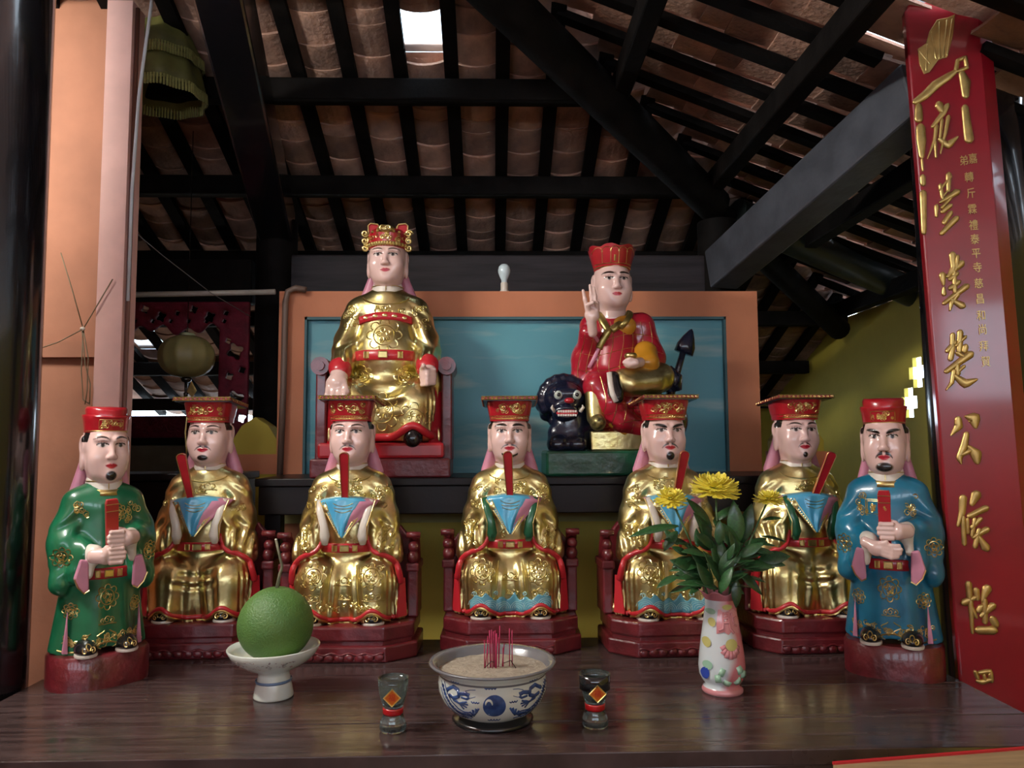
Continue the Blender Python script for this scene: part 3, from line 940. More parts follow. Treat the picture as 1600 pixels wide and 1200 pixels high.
def board_crown(t, z, seed, tilt=4):
    rnd = random.Random(seed)
    n = 32
    def ring(r, zz):
        out = []
        for k in range(n):
            a = 2 * math.pi * k / n
            c, s_ = math.cos(a), math.sin(a)
            q = (abs(c) ** 3.2 + abs(s_) ** 3.2) ** (-1 / 3.2)
            out.append((r * q * c, .008 + r * 1.12 * q * s_, zz))
        return out
    o = MB().loft([ring(.0705, z - .006), ring(.072, z + .012), ring(.0735, z + .013), ring(.083, z + .064)]).build('crown_band', M_RED, t, smooth=True, auto=45)
    bv = bvh_of(o); g = MB()
    for zz in (z + .001, z + .012):
        emboss(g, bv, [(-.08 + .16 * i / 30, zz) for i in range(31)], .002)
    for P in scroll(0, z + .036, .055, .014, 20, rnd, .006, .011): emboss(g, bv, P, .0016)
    for P in (spiral(-.022, z + .04, .017, 1.5, 0, 1), spiral(.022, z + .04, .017, 1.5, math.pi, -1)): emboss(g, bv, P, .0018)
    for i in range(14):
        x = -.06 + .12 * i / 13
        emboss(g, bv, circle(x, z + .005, .003, 8), .0012)
    g.build('gold_tracery', M_GOLD2, o)
    pl = MB().box((0, 0, 0), (.196, .225, .012)).build('crown_board', mat('board_crown_top', (.3, .03, .035), .4, var=.3), t, bevel=.003)
    pl.location = (0, .012, z + .066); pl.rotation_euler = (R(-tilt), 0, 0)
    g = MB()
    for i in range(13):
        for P in (spiral(-.09 + .18 * i / 12, 0, .0048, 1.2, i, 1, 8),):
            g.tube([(x, -.1135, zz) for x, zz in P], .0012, 4)
    for s in (-1, 1):
        for i in range(10):
            g.tube([(s * .099, -.1 + .2 * i / 9 + (x), zz) for x, zz in spiral(0, 0, .0048, 1.2, i, 1, 8)], .0012, 4)
    g.tube([(-.098, -.113, .0055), (.098, -.113, .0055), (.098, .112, .0055)], .0015, 4); g.tube([(-.098, -.113, -.0055), (.098, -.113, -.0055)], .0015, 4)
    g.build('gold_edging', M_GOLD2, pl)
    MB().box((0, 0, -.0075), (.185, .213, .003)).build('dark_underside', M_BLACK, pl)

def grid_cloth(fn, nu, nv):
    mb = MB(); V = []; Fc = []
    for j in range(nv + 1):
        for i in range(nu + 1):
            V.append(fn(-1 + 2 * i / nu, j / nv))
    for j in range(nv):
        for i in range(nu):
            a = j * (nu + 1) + i
            Fc.append((a, a + 1, a + nu + 2, a + nu + 1))
    mb.add(V, Fc)
    return mb

def sash(t, cuff, tz=.522):
    # hidden hands held together under a pointed blue cloth
    def fn(u, v, w=.082, drop=.125, off=0):
        if v < .25:                       # top, over the hands
            k = v / .25
            return (u * w, -.07 - .062 * k + .03 * u * u + off, tz + .006 * math.sin(k * math.pi) - .012 * u * u)
        k = (v - .25) / .75
        ww = w * (1 - .93 * k)
        y = -.135 - .012 * math.sin(k * math.pi * .6) + .03 * u * u * (1 - k) + off + .003 * math.sin(u * 7 + 5 * k)
        return (u * ww, y, tz - .012 * u * u * (1 - k) - drop * k + .004 * math.sin(k * 26 - 3 * u * u) * (1 - k) * (1 - u * u) * .6)
    o = grid_cloth(fn, 20, 24).build('sash_cloth', M_SKYB, t, smooth=True, solid=.005)
    g = MB()
    for s in (-1, 1):
        e = [Vector(fn(s, v)) for v in [.25 + .75 * i / 24 for i in range(25)]]
        g.tube([p + Vector((0, -.002, 0)) for p in e], .0035, 6)
        g.tube([Vector(fn(s * .8, .27 + .62 * i / 20)) + Vector((0, -.0035, 0)) for i in range(21)], .0016, 5)
        for i in range(14):
            p = Vector(fn(s * .9, .28 + .6 * i / 13)); g.ell((p.x, p.y - .003, p.z), (.0032, .002, .0032), 6, 4)
    for q in range(3):
        g_ = [Vector(fn(-.45 + .9 * i / 10, .33 + .07 * q + .05 * (1 - (2 * i / 10 - 1) ** 2))) + Vector((0, -.003, 0)) for i in range(11)]
        g.tube(g_, .0012, 4)
    g.build('gold_border', M_GOLD2, o)
    fp = lambda u, v: tuple(Vector(fn(u, v, .1, .105)) + Vector((.008, .004, -.004)))
    grid_cloth(fp, 12, 14).build('pink_lining', M_PINK, t, smooth=True, solid=.004)
    for s in (-1, 1):
        cm = MB()
        cm.tube([(s * .088, -.098, tz - .006), (s * .08, -.118, tz - .04), (s * .068, -.126, tz - .085), (s * .062, -.125, tz - .125), (s * .063, -.12, tz - .152)], [.008, .013, .016, .018, .010], 10, .55)
        co = cm.build('hanging_cuff', cuff, t, smooth=True)
        MB().tube([(s * .1, -.1, tz - .008), (s * .092, -.12, tz - .042), (s * .078, -.132, tz - .09), (s * .08, -.13, tz - .135)], .0022, 5).build('cuff_piping', M_GOLD2, co)

def hu_tablet(t, base, lean, L=.155, w0=.021, w1=.031):
    o = MB()
    n = 6
    top = [(w1 / 2 * math.cos(a), L + .012 * math.sin(a)) for a in [math.pi * i / n for i in range(n + 1)]]
    o.prism([(-w0 / 2, -.01), (w0 / 2, -.01)] + top, -.006, .006)
    ob = o.build('tablet', M_RED, t, bevel=.002)
    ob.location = base; ob.rotation_euler = (R(14), R(lean), 0)
    g = MB().tube([(-w0 / 2, -.007, 0)] + [(x, -.007, z) for x, z in reversed(top)] + [(w0 / 2, -.007, 0)], .0013, 5)
    g.build('gold_edge', M_GOLD2, ob)

def belt(t, z, rx, ry, y0, h=.03, m=None, plates=(-.034, 0, .034), big=0):
    o = MB().lathe([(1.0, z - h / 2), (1.035, z - h / 2 + .003), (1.035, z + h / 2 - .003), (1.0, z + h / 2), (.9, z + h / 2), (.9, z - h / 2)], (0, 0, 0), 48, 1, 1, False)
    o.v = [(x * rx, y * ry + y0, zz) for x, y, zz in o.v]
    ob = o.build('belt', m or M_REDT, t, smooth=True, auto=50)
    for i, x in enumerate(plates):
        w = .014 if i == 1 else .0075
        yy = y0 - ry * 1.035 * math.sqrt(max(0, 1 - (x / rx / 1.035) ** 2))
        mb = MB().box((x, yy - .001, z), (2 * w, .006, h * .62), (0, 0, x / rx * 1.1))
        b = mb.build('belt_plate', M_GOLD2, ob, bevel=.002)
        mb2 = MB().tube([(x - w, yy - .004, z - h * .31), (x + w, yy - .004, z - h * .31), (x + w, yy - .004, z + h * .31), (x - w, yy - .004, z + h * .31), (x - w, yy - .004, z - h * .31)], .0018, 5)
        mb2.build('plate_rim', M_GOLD, b)
    return ob

def wave_hem(t, bv, mcol):
    n, k = 56, 7
    mb = MB(); ok = {}
    V = []
    for i in range(n + 1):
        x = -.135 + .27 * i / n
        b = .13 + .036 * math.exp(-((abs(x) - .1) / .036) ** 2)
        top = .178 + .006 * math.sin(x * 150) + .014 * max(0, math.sin(x * 62 + .6)) ** 6 + .012 * math.exp(-((abs(x) - .1) / .03) ** 2)
        for j in range(k + 1):
            z = b + (top - b) * j / k
            r = project(bv, [(x, z), (x + 1e-4, z)], .0025)
            if r: ok[(i, j)] = len(V); V.append(r[0][0])
    Fc = []
    for i in range(n):
        for j in range(k):
            q = [(i, j), (i + 1, j), (i + 1, j + 1), (i, j + 1)]
            if all(a in ok for a in q): Fc.append([ok[a] for a in q])
    mb.add(V, Fc)
    o = mb.build('wave_hem', mcol, t, smooth=True, solid=.003)
    g = MB()
    for c in (-.115, -.07, -.025, .025, .07, .115):
        for r_ in (.008, .014, .02, .026):
            emboss(g, bv, circle(c, .14 + .02 * math.exp(-((abs(c) - .1) / .036) ** 2), r_, 12, .1, math.pi - .1), .0013, lift=.0038)
    for s in (-1, 1):
        for c in (.05, .12): emboss(g, bv, spiral(s * c, .196, .009, 1.2, 3, s), .002, lift=.003)
    g.build('wave_lines', mat('pale_wave_paint', (.35, .55, .55), .35), o)

def seated(loc, rz, label, st, kind, cuff, lean, lx, hem=False, seed=1, pw=.235, scale=1.0):
    rnd = random.Random(seed)
    t = thing('seated_statue', label, 'statue', loc, rz, 'seated gilded court statues', scale)
    pedestal(t, seed=seed, w=pw, fw=min(.145, pw * .68)); throne(t, w=min(.218, pw - .01))
    rb = robe(kind, t, M_GOLD)
    bv = bvh_of(rb)
    g = MB(); r_ = .0024
    if kind == 'rich':
        for s in (-1, 1):
            for P in medallion(s * .095, .268, .04) + scroll(s * .095, .268, .034, .03, 8, rnd, .006, .01): emboss(g, bv, P, r_)
            for P in scroll(s * .11, .515, .028, .04, 15, rnd, .007, .014): emboss(g, bv, P, r_)
            for P in scroll(s * .135, .39, .024, .045, 18, rnd, .006, .012): emboss(g, bv, P, r_)
            for P in cloud(s * .1, .205, .013, s): emboss(g, bv, P, r_)
            emboss(g, bv, [(s * (.04 + .014 * i / 10), .3 - .15 * i / 10) for i in range(11)], .0028)
            emboss(g, bv, [(s * (.06 + .014 * i / 10), .3 - .13 * i / 10) for i in range(11)], .002)
        for P in cloud(0, .25, .012) + cloud(.01, .2, .01, -1): emboss(g, bv, P, r_)
        for P in scroll(0, .385, .035, .016, 5, rnd, .006, .01): emboss(g, bv, P, r_)
        for P in scroll(0, .165, .12, .012, 26, rnd, .006, .013): emboss(g, bv, P, r_)
        for P in scroll(0, .55, .05, .024, 24, rnd, .007, .014): emboss(g, bv, P, r_)
    else:
        for s in (-1, 1):
            for P in scroll(s * .13, .5, .02, .03, 4, rnd, .008, .014): emboss(g, bv, P, r_)
        for P in cloud(.012, .56, .012) + cloud(-.01, .545, .009, -1): emboss(g, bv, P, r_)
    emboss(g, bv, circle(0, .6, .075, 24, math.pi * 1.05, math.pi * 1.95, .35), .0022)
    tag(g.build('embossed_ornament', M_GOLD, rb), kind='stuff')
    # red trims: sleeve hems and skirt hem
    rt = MB()
    for s in (-1, 1):
        P = [(s * .078, .40), (s * .088, .365), (s * .105, .345), (s * .135, .335), (s * .16, .325), (s * .182, .305), (s * .192, .28), (s * .196, .25), (s * .196, .235)]
        PP = []
        for i in range(len(P) - 1):
            for q in range(4): PP.append((P[i][0] + (P[i + 1][0] - P[i][0]) * q / 4, P[i][1] + (P[i + 1][1] - P[i][1]) * q / 4))
        tr = MB(); P3 = []
        for q, (x, z) in enumerate(PP):
            hit = project(bv, [(x * .93, z), (x * .93 + 1e-4, z)], .001); yd = -.105 + .045 * max(0, q - 16) / 16
            P3.append(Vector((x * .93, hit[0][0].y if hit else yd, z)))
        for _ in range(3): P3 = [P3[0]] + [(P3[q - 1] + P3[q] * 2 + P3[q + 1]) / 4 for q in range(1, len(P3) - 1)] + [P3[-1]]
        tr.tube(P3, [.007 + .005 * q / len(P3) for q in range(len(P3))], 8)
        tr.build('red_sleeve_hem', M_REDT, rb, smooth=True)
    for run in project(bv, hem_path(), .001): rt.tube(run, .0075, 8)
    tag(rt.build('red_trim', M_REDT, rb, smooth=True), kind='stuff')
    g2 = MB()
    for run in project(bv, hem_path(-.15, .15, 0, .117), .006): g2.tube(run, .004, 6)
    g2.build('gold_hem_lip', M_GOLD2, rb)
    for s in (-1, 1):
        MB().add([(s * .18, -.06, .25), (s * .193, -.045, .25), (s * .2, -.05, .125), (s * .172, -.085, .125)], [(0, 1, 2, 3)]).build('red_lining', M_REDT, t, solid=.006)
    belt(t, .356, .106, .092, -.008)
    if hem: wave_hem(rb, bv, mat('wave_blue', (.12, .36, .42), .35, col2=(.08, .26, .36), vscale=30, coat=.3))
    shoes(t)
    sash(t, cuff)
    hu_tablet(t, (lx, -.118, .515), lean)
    head(t, st, .733, 1.08, .0)
    collar(t, .615)
    neck_cloth(t, .605, .72)
    board_crown(t, .788, seed)
    return t

# ---- placing the five seated officials -------------------------------------
def base_at(px, py, z=TZ, back=.165):
    """point on the table under a statue whose plinth front shows at (px, py)"""
    p = onz(px, py, z)
    return Vector((p.x, p.y + back, z))
p_ = base_at(318, 1030); p_.x = at(322, 800, p_.y - .02).x
seated(p_, R(2), 'gilded seated statue with flat board crown, thin moustache and white cuffs, behind the pomelo', dict(moust=.022, goat=(.017, .009), brow='thin', look=-.001), 'plain', M_CREAM, -9, -.018, seed=11)
p_ = base_at(548, 1036); p_.x = at(547, 800, p_.y - .02).x
seated(p_, R(-1), 'gilded seated statue with drooping moustache and upright tablet below the large crowned statue', dict(moust=.022, mth=.0016, brow='thin'), 'rich', M_CREAM, 1, .004, seed=12)
p_ = base_at(798, 1024); p_.x = at(797, 800, p_.y - .02).x
seated(p_, R(-1), 'gilded seated statue with wrinkled brow and green cuffs behind the incense bowl', dict(moust=.024, mth=.0018, horn=True, brow='old', old=True), 'rich', M_DGREEN, -3, .0, hem=True, seed=13)
p_ = base_at(1040, 1027); p_.x = at(1042, 800, p_.y - .02).x
seated(p_, R(3), 'gilded seated statue with thick brows and goatee behind the yellow chrysanthemums', dict(moust=.022, mth=.0026, goat=(.0135, .014), brow='thick'), 'rich', M_CREAM, 8, .004, hem=True, seed=14, pw=.225)
p_ = base_at(1254, 1022); p_.x = at(1251, 800, p_.y - .02).x
seated(p_, R(1), 'gilded seated statue with small chin tuft and slanted tablet beside the blue robed statue', dict(moust=.018, mth=.0017, goat=(.008, .009), brow='thin'), 'plain', M_DGREEN, 18, .008, seed=15, pw=.205)
# ---- standing attendants -------------------------------------------------------
def standing_robe():
    S = SDF((-.21, -.17, .085), (.21, .13, .6), .005)
    X, Y, Z = S.X, S.Y, S.Z; ax = np.abs(X)
    S.u(S.c((0, 0, .5), (0, -.005, .33), .1, .112, .68))
    S.u(S.c((-.07, .005, .53), (.07, .005, .53), .046), .04)
    S.u(S.e((0, .008, .552), (.062, .055, .03)), .02)
    S.u(S.c((0, -.005, .33), (0, -.01, .08), .104, .124, .74), .03)
    for s in (-1, 1):
        hz = .425 if s > 0 else .385
        S.u(S.c((s * .095, .005, .525), (s * .132, -.005, .42), .046, .05), .018)
        S.u(S.c((s * .132, -.005, .42), (s * .072, -.088, hz), .048, .034), .016)
        S.u(S.c((s * .13, -.01, .41), (s * .14, -.03, .3), .04, .036), .02)
        S.u(S.c((s * .1, -.06, hz), (s * .095, -.075, .325), .03, .03), .02)
        S.u(S.c((s * .105, .01, .25), (s * .132, .01, .1), .03, .03), .03)
    m = np.clip((.31 - Z) / .08, 0, 1)
    S.D = S.D + .005 * np.sin(X * (75 - 60 * (.3 - Z)) + .6) * m * np.clip((-.0 - Y) / .03, 0, 1)
    arm = np.clip((ax - .075) / .02, 0, 1) * np.clip((Z - .31) / .03, 0, 1) * np.clip((.55 - Z) / .04, 0, 1)
    S.D = S.D + .0035 * np.sin((Z * .9 + ax * .9 + .014 * np.sin(Z * 40)) * 85) * arm
    S.cut(Z - .1 - .012 * np.cos(X * 30) - .0 * Y)
    return S.nets()
SROBE = standing_robe()

def hand_round(name, t, c, side):
    """hand closed round the tablet: wrist, back of hand, four fingers laid across and bent behind, thumb; side = where the forearm comes from"""
    x, y, z = c
    pr = [('c', (x + side * .066, y + .02, z), (x + side * .04, y + .002, z), .021, .023), ('e', (x + side * .03, y + .0, z), (.026, .016, .026))]
    for i in range(4):
        zz = z + .0195 - .013 * i
        L = (.036, .042, .041, .033)[i]
        pr.append(('c', (x + side * .02, y - .012, zz), (x - side * (L - .018), y - .014, zz), .0078, .007))
        pr.append(('c', (x - side * (L - .018), y - .014, zz), (x - side * (L - .02), y + .01, zz), .007, .0062))
    pr.append(('c', (x + side * .03, y + .006, z + .022), (x + side * .004, y + .012, z + .03), .008, .0065))
    return blob(name, pr, M_SKIN, t, .0026, .0035, .008)

def hand_open(name, t, c, side):
    """relaxed flat hand reaching across below the tablet"""
    x, y, z = c
    pr = [('c', (x + side * .06, y + .012, z + .016), (x + side * .026, y, z + .004), .016, .017), ('e', (x + side * .02, y - .002, z), (.03, .016, .022))]
    for i in range(4):
        L = (.05, .056, .053, .044)[i]
        zz = z + .016 - .0105 * i
        pr.append(('c', (x + side * .002, y - .008, zz), (x - side * L * .55, y - .014, zz - .006), .0078, .007))
        pr.append(('c', (x - side * L * .55, y - .014, zz - .006), (x - side * L, y - .012, zz - .004), .007, .006))
    pr.append(('c', (x + side * .016, y - .004, z + .014), (x - side * .012, y - .014, z + .022), .0075, .006))
    return blob(name, pr, M_SKIN, t, .0026, .005, .008)

def cap_hat(t, z, seed, flip=1):
    rnd = random.Random(seed)
    n = 36
    def ring(rx, ry, zz, dz=0, y0=.008):
        return [(rx * math.cos(2 * math.pi * k / n), y0 + ry * math.sin(2 * math.pi * k / n), zz + dz * math.cos(4 * math.pi * k / n)) for k in range(n)]
    sq = lambda r, zz, dz=0: [(x * 1.0, y, q) for x, y, q in ring(r, r * 1.05, zz, dz)]
    o = MB().loft([sq(.0715, z - .006), sq(.076, z + .03), sq(.081, z + .042, .003), sq(.079, z + .046, .003), sq(.072, z + .044, .003)]).build('hat_band', M_RED, t, smooth=True, auto=50)
    bv = bvh_of(o); g = MB()
    emboss(g, bv, [(-.07 + .14 * i / 30, z - .002) for i in range(31)], .002)
    emboss(g, bv, [(-.04, z + .004), (-.04, z + .03)] , .0015); emboss(g, bv, [(.04, z + .004), (.04, z + .03)], .0015)
    emboss(g, bv, [(-.04 + .08 * i / 16, z + .032) for i in range(17)], .0015)
    for P in scroll(0, z + .017, .034, .008, 16, rnd, .005, .009): emboss(g, bv, P, .0015)
    g.build('gold_tracery', M_GOLD2, o)
    MB().loft([ring(.069, .07, z + .044, .003), ring(.071, .07, z + .062, .004), ring(.066, .064, z + .07, .004), ring(.04, .04, z + .073, 0)]).build('hat_crown', M_RED, t, smooth=True, auto=60)

def standing(loc, rz, label, m, st, seed, scale=1.0, openhand=False, patch=False):
    rnd = random.Random(seed)
    t = thing('standing_statue', label, 'statue', loc, rz, 'standing attendant statues', scale)
    t.scale = (scale * .83, scale * .92, scale)
    n = 32
    ring = lambda kx, ky, z: [(kx * abs(math.cos(a)) ** .75 * (1 if math.cos(a) > 0 else -1), ky * abs(math.sin(a)) ** .75 * (1 if math.sin(a) > 0 else -1), z) for a in [2 * math.pi * k / n for k in range(n)]]
    MB().loft([ring(.165, .125, 0), ring(.165, .125, .085), ring(.158, .118, .095)]).build('plinth', M_MAROON, t, smooth=True, auto=40)
    V, Q = SROBE
    rb = link('robe', mesh_np('robe', V, Q), t, m)
    bv = bvh_of(rb)
    g = MB(); r_ = .0019
    for P in medallion(0, .255, .036): emboss(g, bv, P, r_)
    for P in cloud(.0, .19, .011): emboss(g, bv, P, r_)
    for s in (-1, 1):
        for P in scroll(s * .085, .5, .02, .03, 8, rnd, .007, .013): emboss(g, bv, P, r_)
        for P in medallion(s * .145, .38, .028): emboss(g, bv, P, r_)
        for P in medallion(s * .105, .22, .022): emboss(g, bv, P, r_)
        emboss(g, bv, [(s * (.02 + .012 * math.sin(i * .9)), .11 + .05 * i / 12) for i in range(13)], r_)
        emboss(g, bv, [(s * (.06 + .01 * math.sin(i * .9)), .11 + .045 * i / 12) for i in range(13)], r_)
    for P in scroll(0, .135, .13, .012, 34, rnd, .007, .013): emboss(g, bv, P, r_)
    emboss(g, bv, [(-.14 + .28 * i / 40, .115 + .012 * math.cos((-.14 + .28 * i / 40) * 30)) for i in range(41)], .0025)
    if patch:
        for a in (.024, .019):
            emboss(g, bv, [(-.045 + a * sx, .49 + a * sz) for sx, sz in ((-1, -1), (1, -1), (1, 1), (-1, 1), (-1, -1))], .002)
        for P in scroll(-.045, .49, .012, .012, 9, rnd, .004, .007): emboss(g, bv, P, .0015)
    else:
        for P in medallion(.035, .5, .024): emboss(g, bv, P, r_)
    tag(g.build('gold_embroidery', M_GOLD2, rb), kind='stuff')
    # undershirt yoke, belt, sleeves' pink lining, white cuffs
    MB().lathe([(.08, .551), (.072, .568), (.056, .577)], (0, .008, 0), 30, 1, .86, False).build('gold_yoke', M_GOLD2, t, smooth=True, solid=.004)
    belt(t, .325, .121, .084, -.006, .032, M_RED, (-.036, 0, .036))
    for s in (-1, 1):
        hz = .425 if s > 0 else .385
        if openhand and s < 0: hz = .392
        blob('white_cuff', [('c', (s * .066, -.1, hz + .004), (s * .055, -.115, hz), .027, .03), ('c', (s * .062, -.108, hz), (s * .07, -.112, hz - .055), .02, .014)], M_CREAM, t, .004, .012)
        pp = [(s * .074, .372), (s * .1, .376), (s * .118, .322), (s * .106, .296), (s * .086, .278), (s * .07, .286)]
        pl = MB().prism(pp if s < 0 else pp[::-1], -.128, -.108).build('pink_sleeve_lining', M_PINK, t, bevel=.005)
        MB().tube([(x, -.129, z) for x, z in pp[2:]], .0022, 5).build('gold_piping', M_GOLD2, pl)
    bh = .0
    tb = MB()
    L = .155
    tb.prism([(-.019, 0), (.019, 0), (.021, L - .012), (.017, L), (-.017, L), (-.021, L - .012)], -.009, .009)
    ob = tb.build('tablet', M_RED, t, bevel=.002)
    ob.location = (-.004, -.135, .392); ob.rotation_euler = (R(5), R(-4 if not openhand else 1), 0)
    g = MB()
    for zz in (.018, .12, .14): g.tube([(-.02, -.0098, zz), (.02, -.0098, zz)], .0013, 5)
    if openhand:
        for P in scroll(0, .1, .004, .01, 3, rnd, .003, .005): g.tube([(x, -.0095, zz) for x, zz in P], .001, 4)
    tag(g.build('gold_line', M_GOLD2, ob), kind='stuff')
    hand_round('hand', t, (.002, -.148, .43), 1)
    if openhand: hand_open('hand', t, (-.01, -.15, .378), -1)
    else: hand_round('hand', t, (.004, -.15, .383), -1)
    # side slit in pink, shoes
    for s in (-1, 1):
        MB().prism([(s * .112, .1), (s * .13, .102), (s * .117, .22)], -.056, -.044).build('side_slit', M_PINK, t, bevel=.002)
    shoes(t, .096, -.102, .066, .98)
    hd_ = head(t, st, .69, 1.1, .0); hd_.scale = (1.14, 1.12, 1.12)
    collar(t, .569, .058, .008, .042)
    neck_cloth(t, .56, .68)
    cap_hat(t, .748, seed)
    return t

p_ = base_at(152, 1080, TZ, .115); p_.x = at(153, 1040, p_.y).x
standing(p_, R(40), 'standing statue in green robe and red cap holding a red tablet, by the left column', M_GREEN, dict(goat=(.016, .013), brow='thin'), 21, 1.0)
p_ = base_at(1416, 1066, TZ, .115); p_.x = at(1395, 850, p_.y).x - .012
standing(p_, R(-30), 'standing statue in blue robe with heavy black moustache, beside the couplet board', M_BLUE, dict(goat=(.025, .0125), moust=.021, mth=.0045, brow='thick'), 22, 1.02, True, True)

# ---- large crowned statue on the shelf ------------------------------------------
def king():
    sc = 1.21
    loc = at(603, 741, 3.13); loc.z = SHZ
    t = thing('enthroned_statue', 'large gilded enthroned statue with red and gold crown on the upper shelf', 'statue', loc, R(1), None, sc)
    pl = MB()
    MB().box((0, -.02, .03), (.44, .27, .06)).build('plinth', M_MAROON, t, bevel=.006)
    MB().box((0, -.03, .085), (.40, .23, .05)).build('footrest', M_RED, t, bevel=.01)
    for s in (-1, 1):
        MB().box((s * .205, .02, .2), (.036, .17, .30)).build('side_panel', M_MAROON, t, bevel=.006)
        f = MB().tube([(s * .205, -.09, .36), (s * .205, .09, .36)], .03, 14)
        f.tube([(s * .205, -.1, .36), (s * .205, -.088, .36)], .016, 10)
        f.build('scrolled_arm', M_MAROON, t, smooth=True, auto=40)
    MB().prism([(-.2, .06), (.2, .06), (.2, .38), (.14, .44), (-.14, .44), (-.2, .38)], .09, .115).build('chair_back', M_MAROON, t, bevel=.006)
    for s in (-1, 1):
        MB().add([(s * .165, -.06, .33), (s * .187, -.03, .34), (s * .187, -.05, .1), (s * .15, -.09, .1)], [(0, 1, 2, 3)]).build('red_lining', M_RED, t, solid=.01)
    rb = robe('king', t, M_GOLD)
    bv = bvh_of(rb); g = MB(); rnd = random.Random(3); r_ = .0024
    for P in medallion(0, .462, .055) + medallion(0, .21, .06) + medallion(.105, .185, .05) + medallion(-.105, .2, .045): emboss(g, bv, P, r_)
    for s in (-1, 1):
        for P in medallion(s * .07, .325, .035): emboss(g, bv, P, r_)
        for P in scroll(s * .12, .53, .025, .035, 9, rnd, .01, .017): emboss(g, bv, P, r_)
    for P in scroll(0, .55, .06, .012, 10, rnd, .008, .013): emboss(g, bv, P, r_)
    emboss(g, bv, circle(0, .6, .078, 24, math.pi * 1.05, math.pi * 1.95, .4), .003)
    tag(g.build('embossed_ornament', M_GOLD, rb), kind='stuff')
    # chest band and hem
    cb = MB(); V = []; Fc = []
    n = 24
    for i in range(n + 1):
        x = -.088 + .176 * i / n
        z = .528 - 1.6 * x * x
        for dz in (-.013, .013):
            V.append(project(bv, [(x, z + dz), (x + 1e-4, z + dz)], .003)[0][0])
    for i in range(n): Fc.append((2 * i, 2 * i + 2, 2 * i + 3, 2 * i + 1))
    o = cb.add(V, Fc).build('chest_band', M_REDT, rb, smooth=True, solid=.005)
    g = MB()
    for x in (-.06, -.03, 0, .03, .06):
        p = project(bv, [(x, .528 - 1.6 * x * x), (x + 1e-4, .528 - 1.6 * x * x)], .006)[0][0]
        g.ell(p, (.01, .003, .006), 10, 6)
    g.build('gold_stud', M_GOLD2, o)
    b = belt(t, .395, .112, .094, -.008, .034, M_REDT, (-.055, 0, .055))
    rt = MB()
    for run in project(bv, [(-.16 + .32 * i / 50, .128 + .035 * math.exp(-((-.16 + .32 * i / 50 - .1) / .04) ** 2)) for i in range(51)], .002): rt.tube(run, .013, 8)
    rt.build('red_hem', M_REDT, rb, smooth=True)
    blob('boot', [('c', (.1, -.10, .125), (.1, -.13, .12), .03, .03), ('e', (.1, -.12, .145), (.03, .03, .03))], M_BLACK, t, .005, .02)
    # right hand laid on the knee, left hand at the belt
    blob('red_cuff', [('c', (-.14, -.086, .352), (-.138, -.094, .343), .038, .036)], M_REDT, t, .005, .01)
    pr = [('c', (-.14, -.1, .335), (-.14, -.125, .3), .029, .03), ('e', (-.145, -.13, .295), (.033, .022, .034))]
    for i in range(4):
        x = -.167 + .0175 * i; L = (.045, .055, .058, .046)[i]
        pr += [('c', (x, -.142, .283), (x, -.155, .283 - L * .5), .0095, .0085), ('c', (x, -.155, .283 - L * .5), (x, -.152, .283 - L), .0085, .0065)]
    pr.append(('c', (-.12, -.135, .305), (-.105, -.145, .27), .0105, .0075))
    blob('hand', pr, M_SKIN, t, .0035, .006)
    blob('red_cuff', [('c', (.142, -.082, .362), (.142, -.09, .354), .039, .037)], M_REDT, t, .005, .01)
    pr = [('c', (.146, -.1, .345), (.146, -.118, .33), .028, .028), ('e', (.147, -.12, .322), (.028, .022, .029))]
    for i in range(4):
        z = .341 - .0135 * i
        pr += [('c', (.166, -.132, z), (.145, -.146, z - .004), .0085, .0078), ('c', (.145, -.146, z - .004), (.128, -.13, z - .006), .0078, .007)]
    pr.append(('c', (.13, -.13, .345), (.135, -.158, .352), .0105, .008))
    blob('hand', pr, M_SKIN, t, .0035, .005)
    head(t, dict(brow='thin', hair=False), .724, .96, .0)
    collar(t, .615, .05)
    neck_cloth(t, .6, .69, .08, .06)
    # crown
    z = .772
    nn = 30
    ringr = lambda r, zz: [(r * math.cos(2 * math.pi * k / nn), .008 + r * 1.08 * math.sin(2 * math.pi * k / nn), zz) for k in range(nn)]
    o = MB().loft([ringr(.0635, z - .008), ringr(.067, z + .008), ringr(.0645, z + .01), ringr(.069, z + .04), ringr(.062, z + .044), ringr(.055, z + .058), ringr(.02, z + .066)]).build('crown', M_RED, t, smooth=True, auto=45)
    bv = bvh_of(o); g = MB()
    for i in range(15):
        a = -.062 + .124 * i / 14
        y = .008 - .068 * 1.08 * math.sqrt(max(0, 1 - (a / .068) ** 2))
        g.ell((a, y, z + .002), (.007, .007, .0075), 8, 6)
        if i % 2 == 0: g.ell((a, y - .001, z + .043), (.006, .006, .005), 8, 6)
    for P in scroll(0, z + .025, .06, .01, 18, rnd, .006, .01): emboss(g, bv, P, .002)
    g.ell((0, -.06, z + .05), (.03, .016, .014), 14, 8)
    for P in (spiral(-.01, z + .05, .01, 1.2, 0, 1), spiral(.01, z + .05, .01, 1.2, 3.1, -1)): g.tube([(x, -.077, zz) for x, zz in P], .002, 5)
    tag(g.build('gold_beading', M_GOLD2, o), kind='stuff')
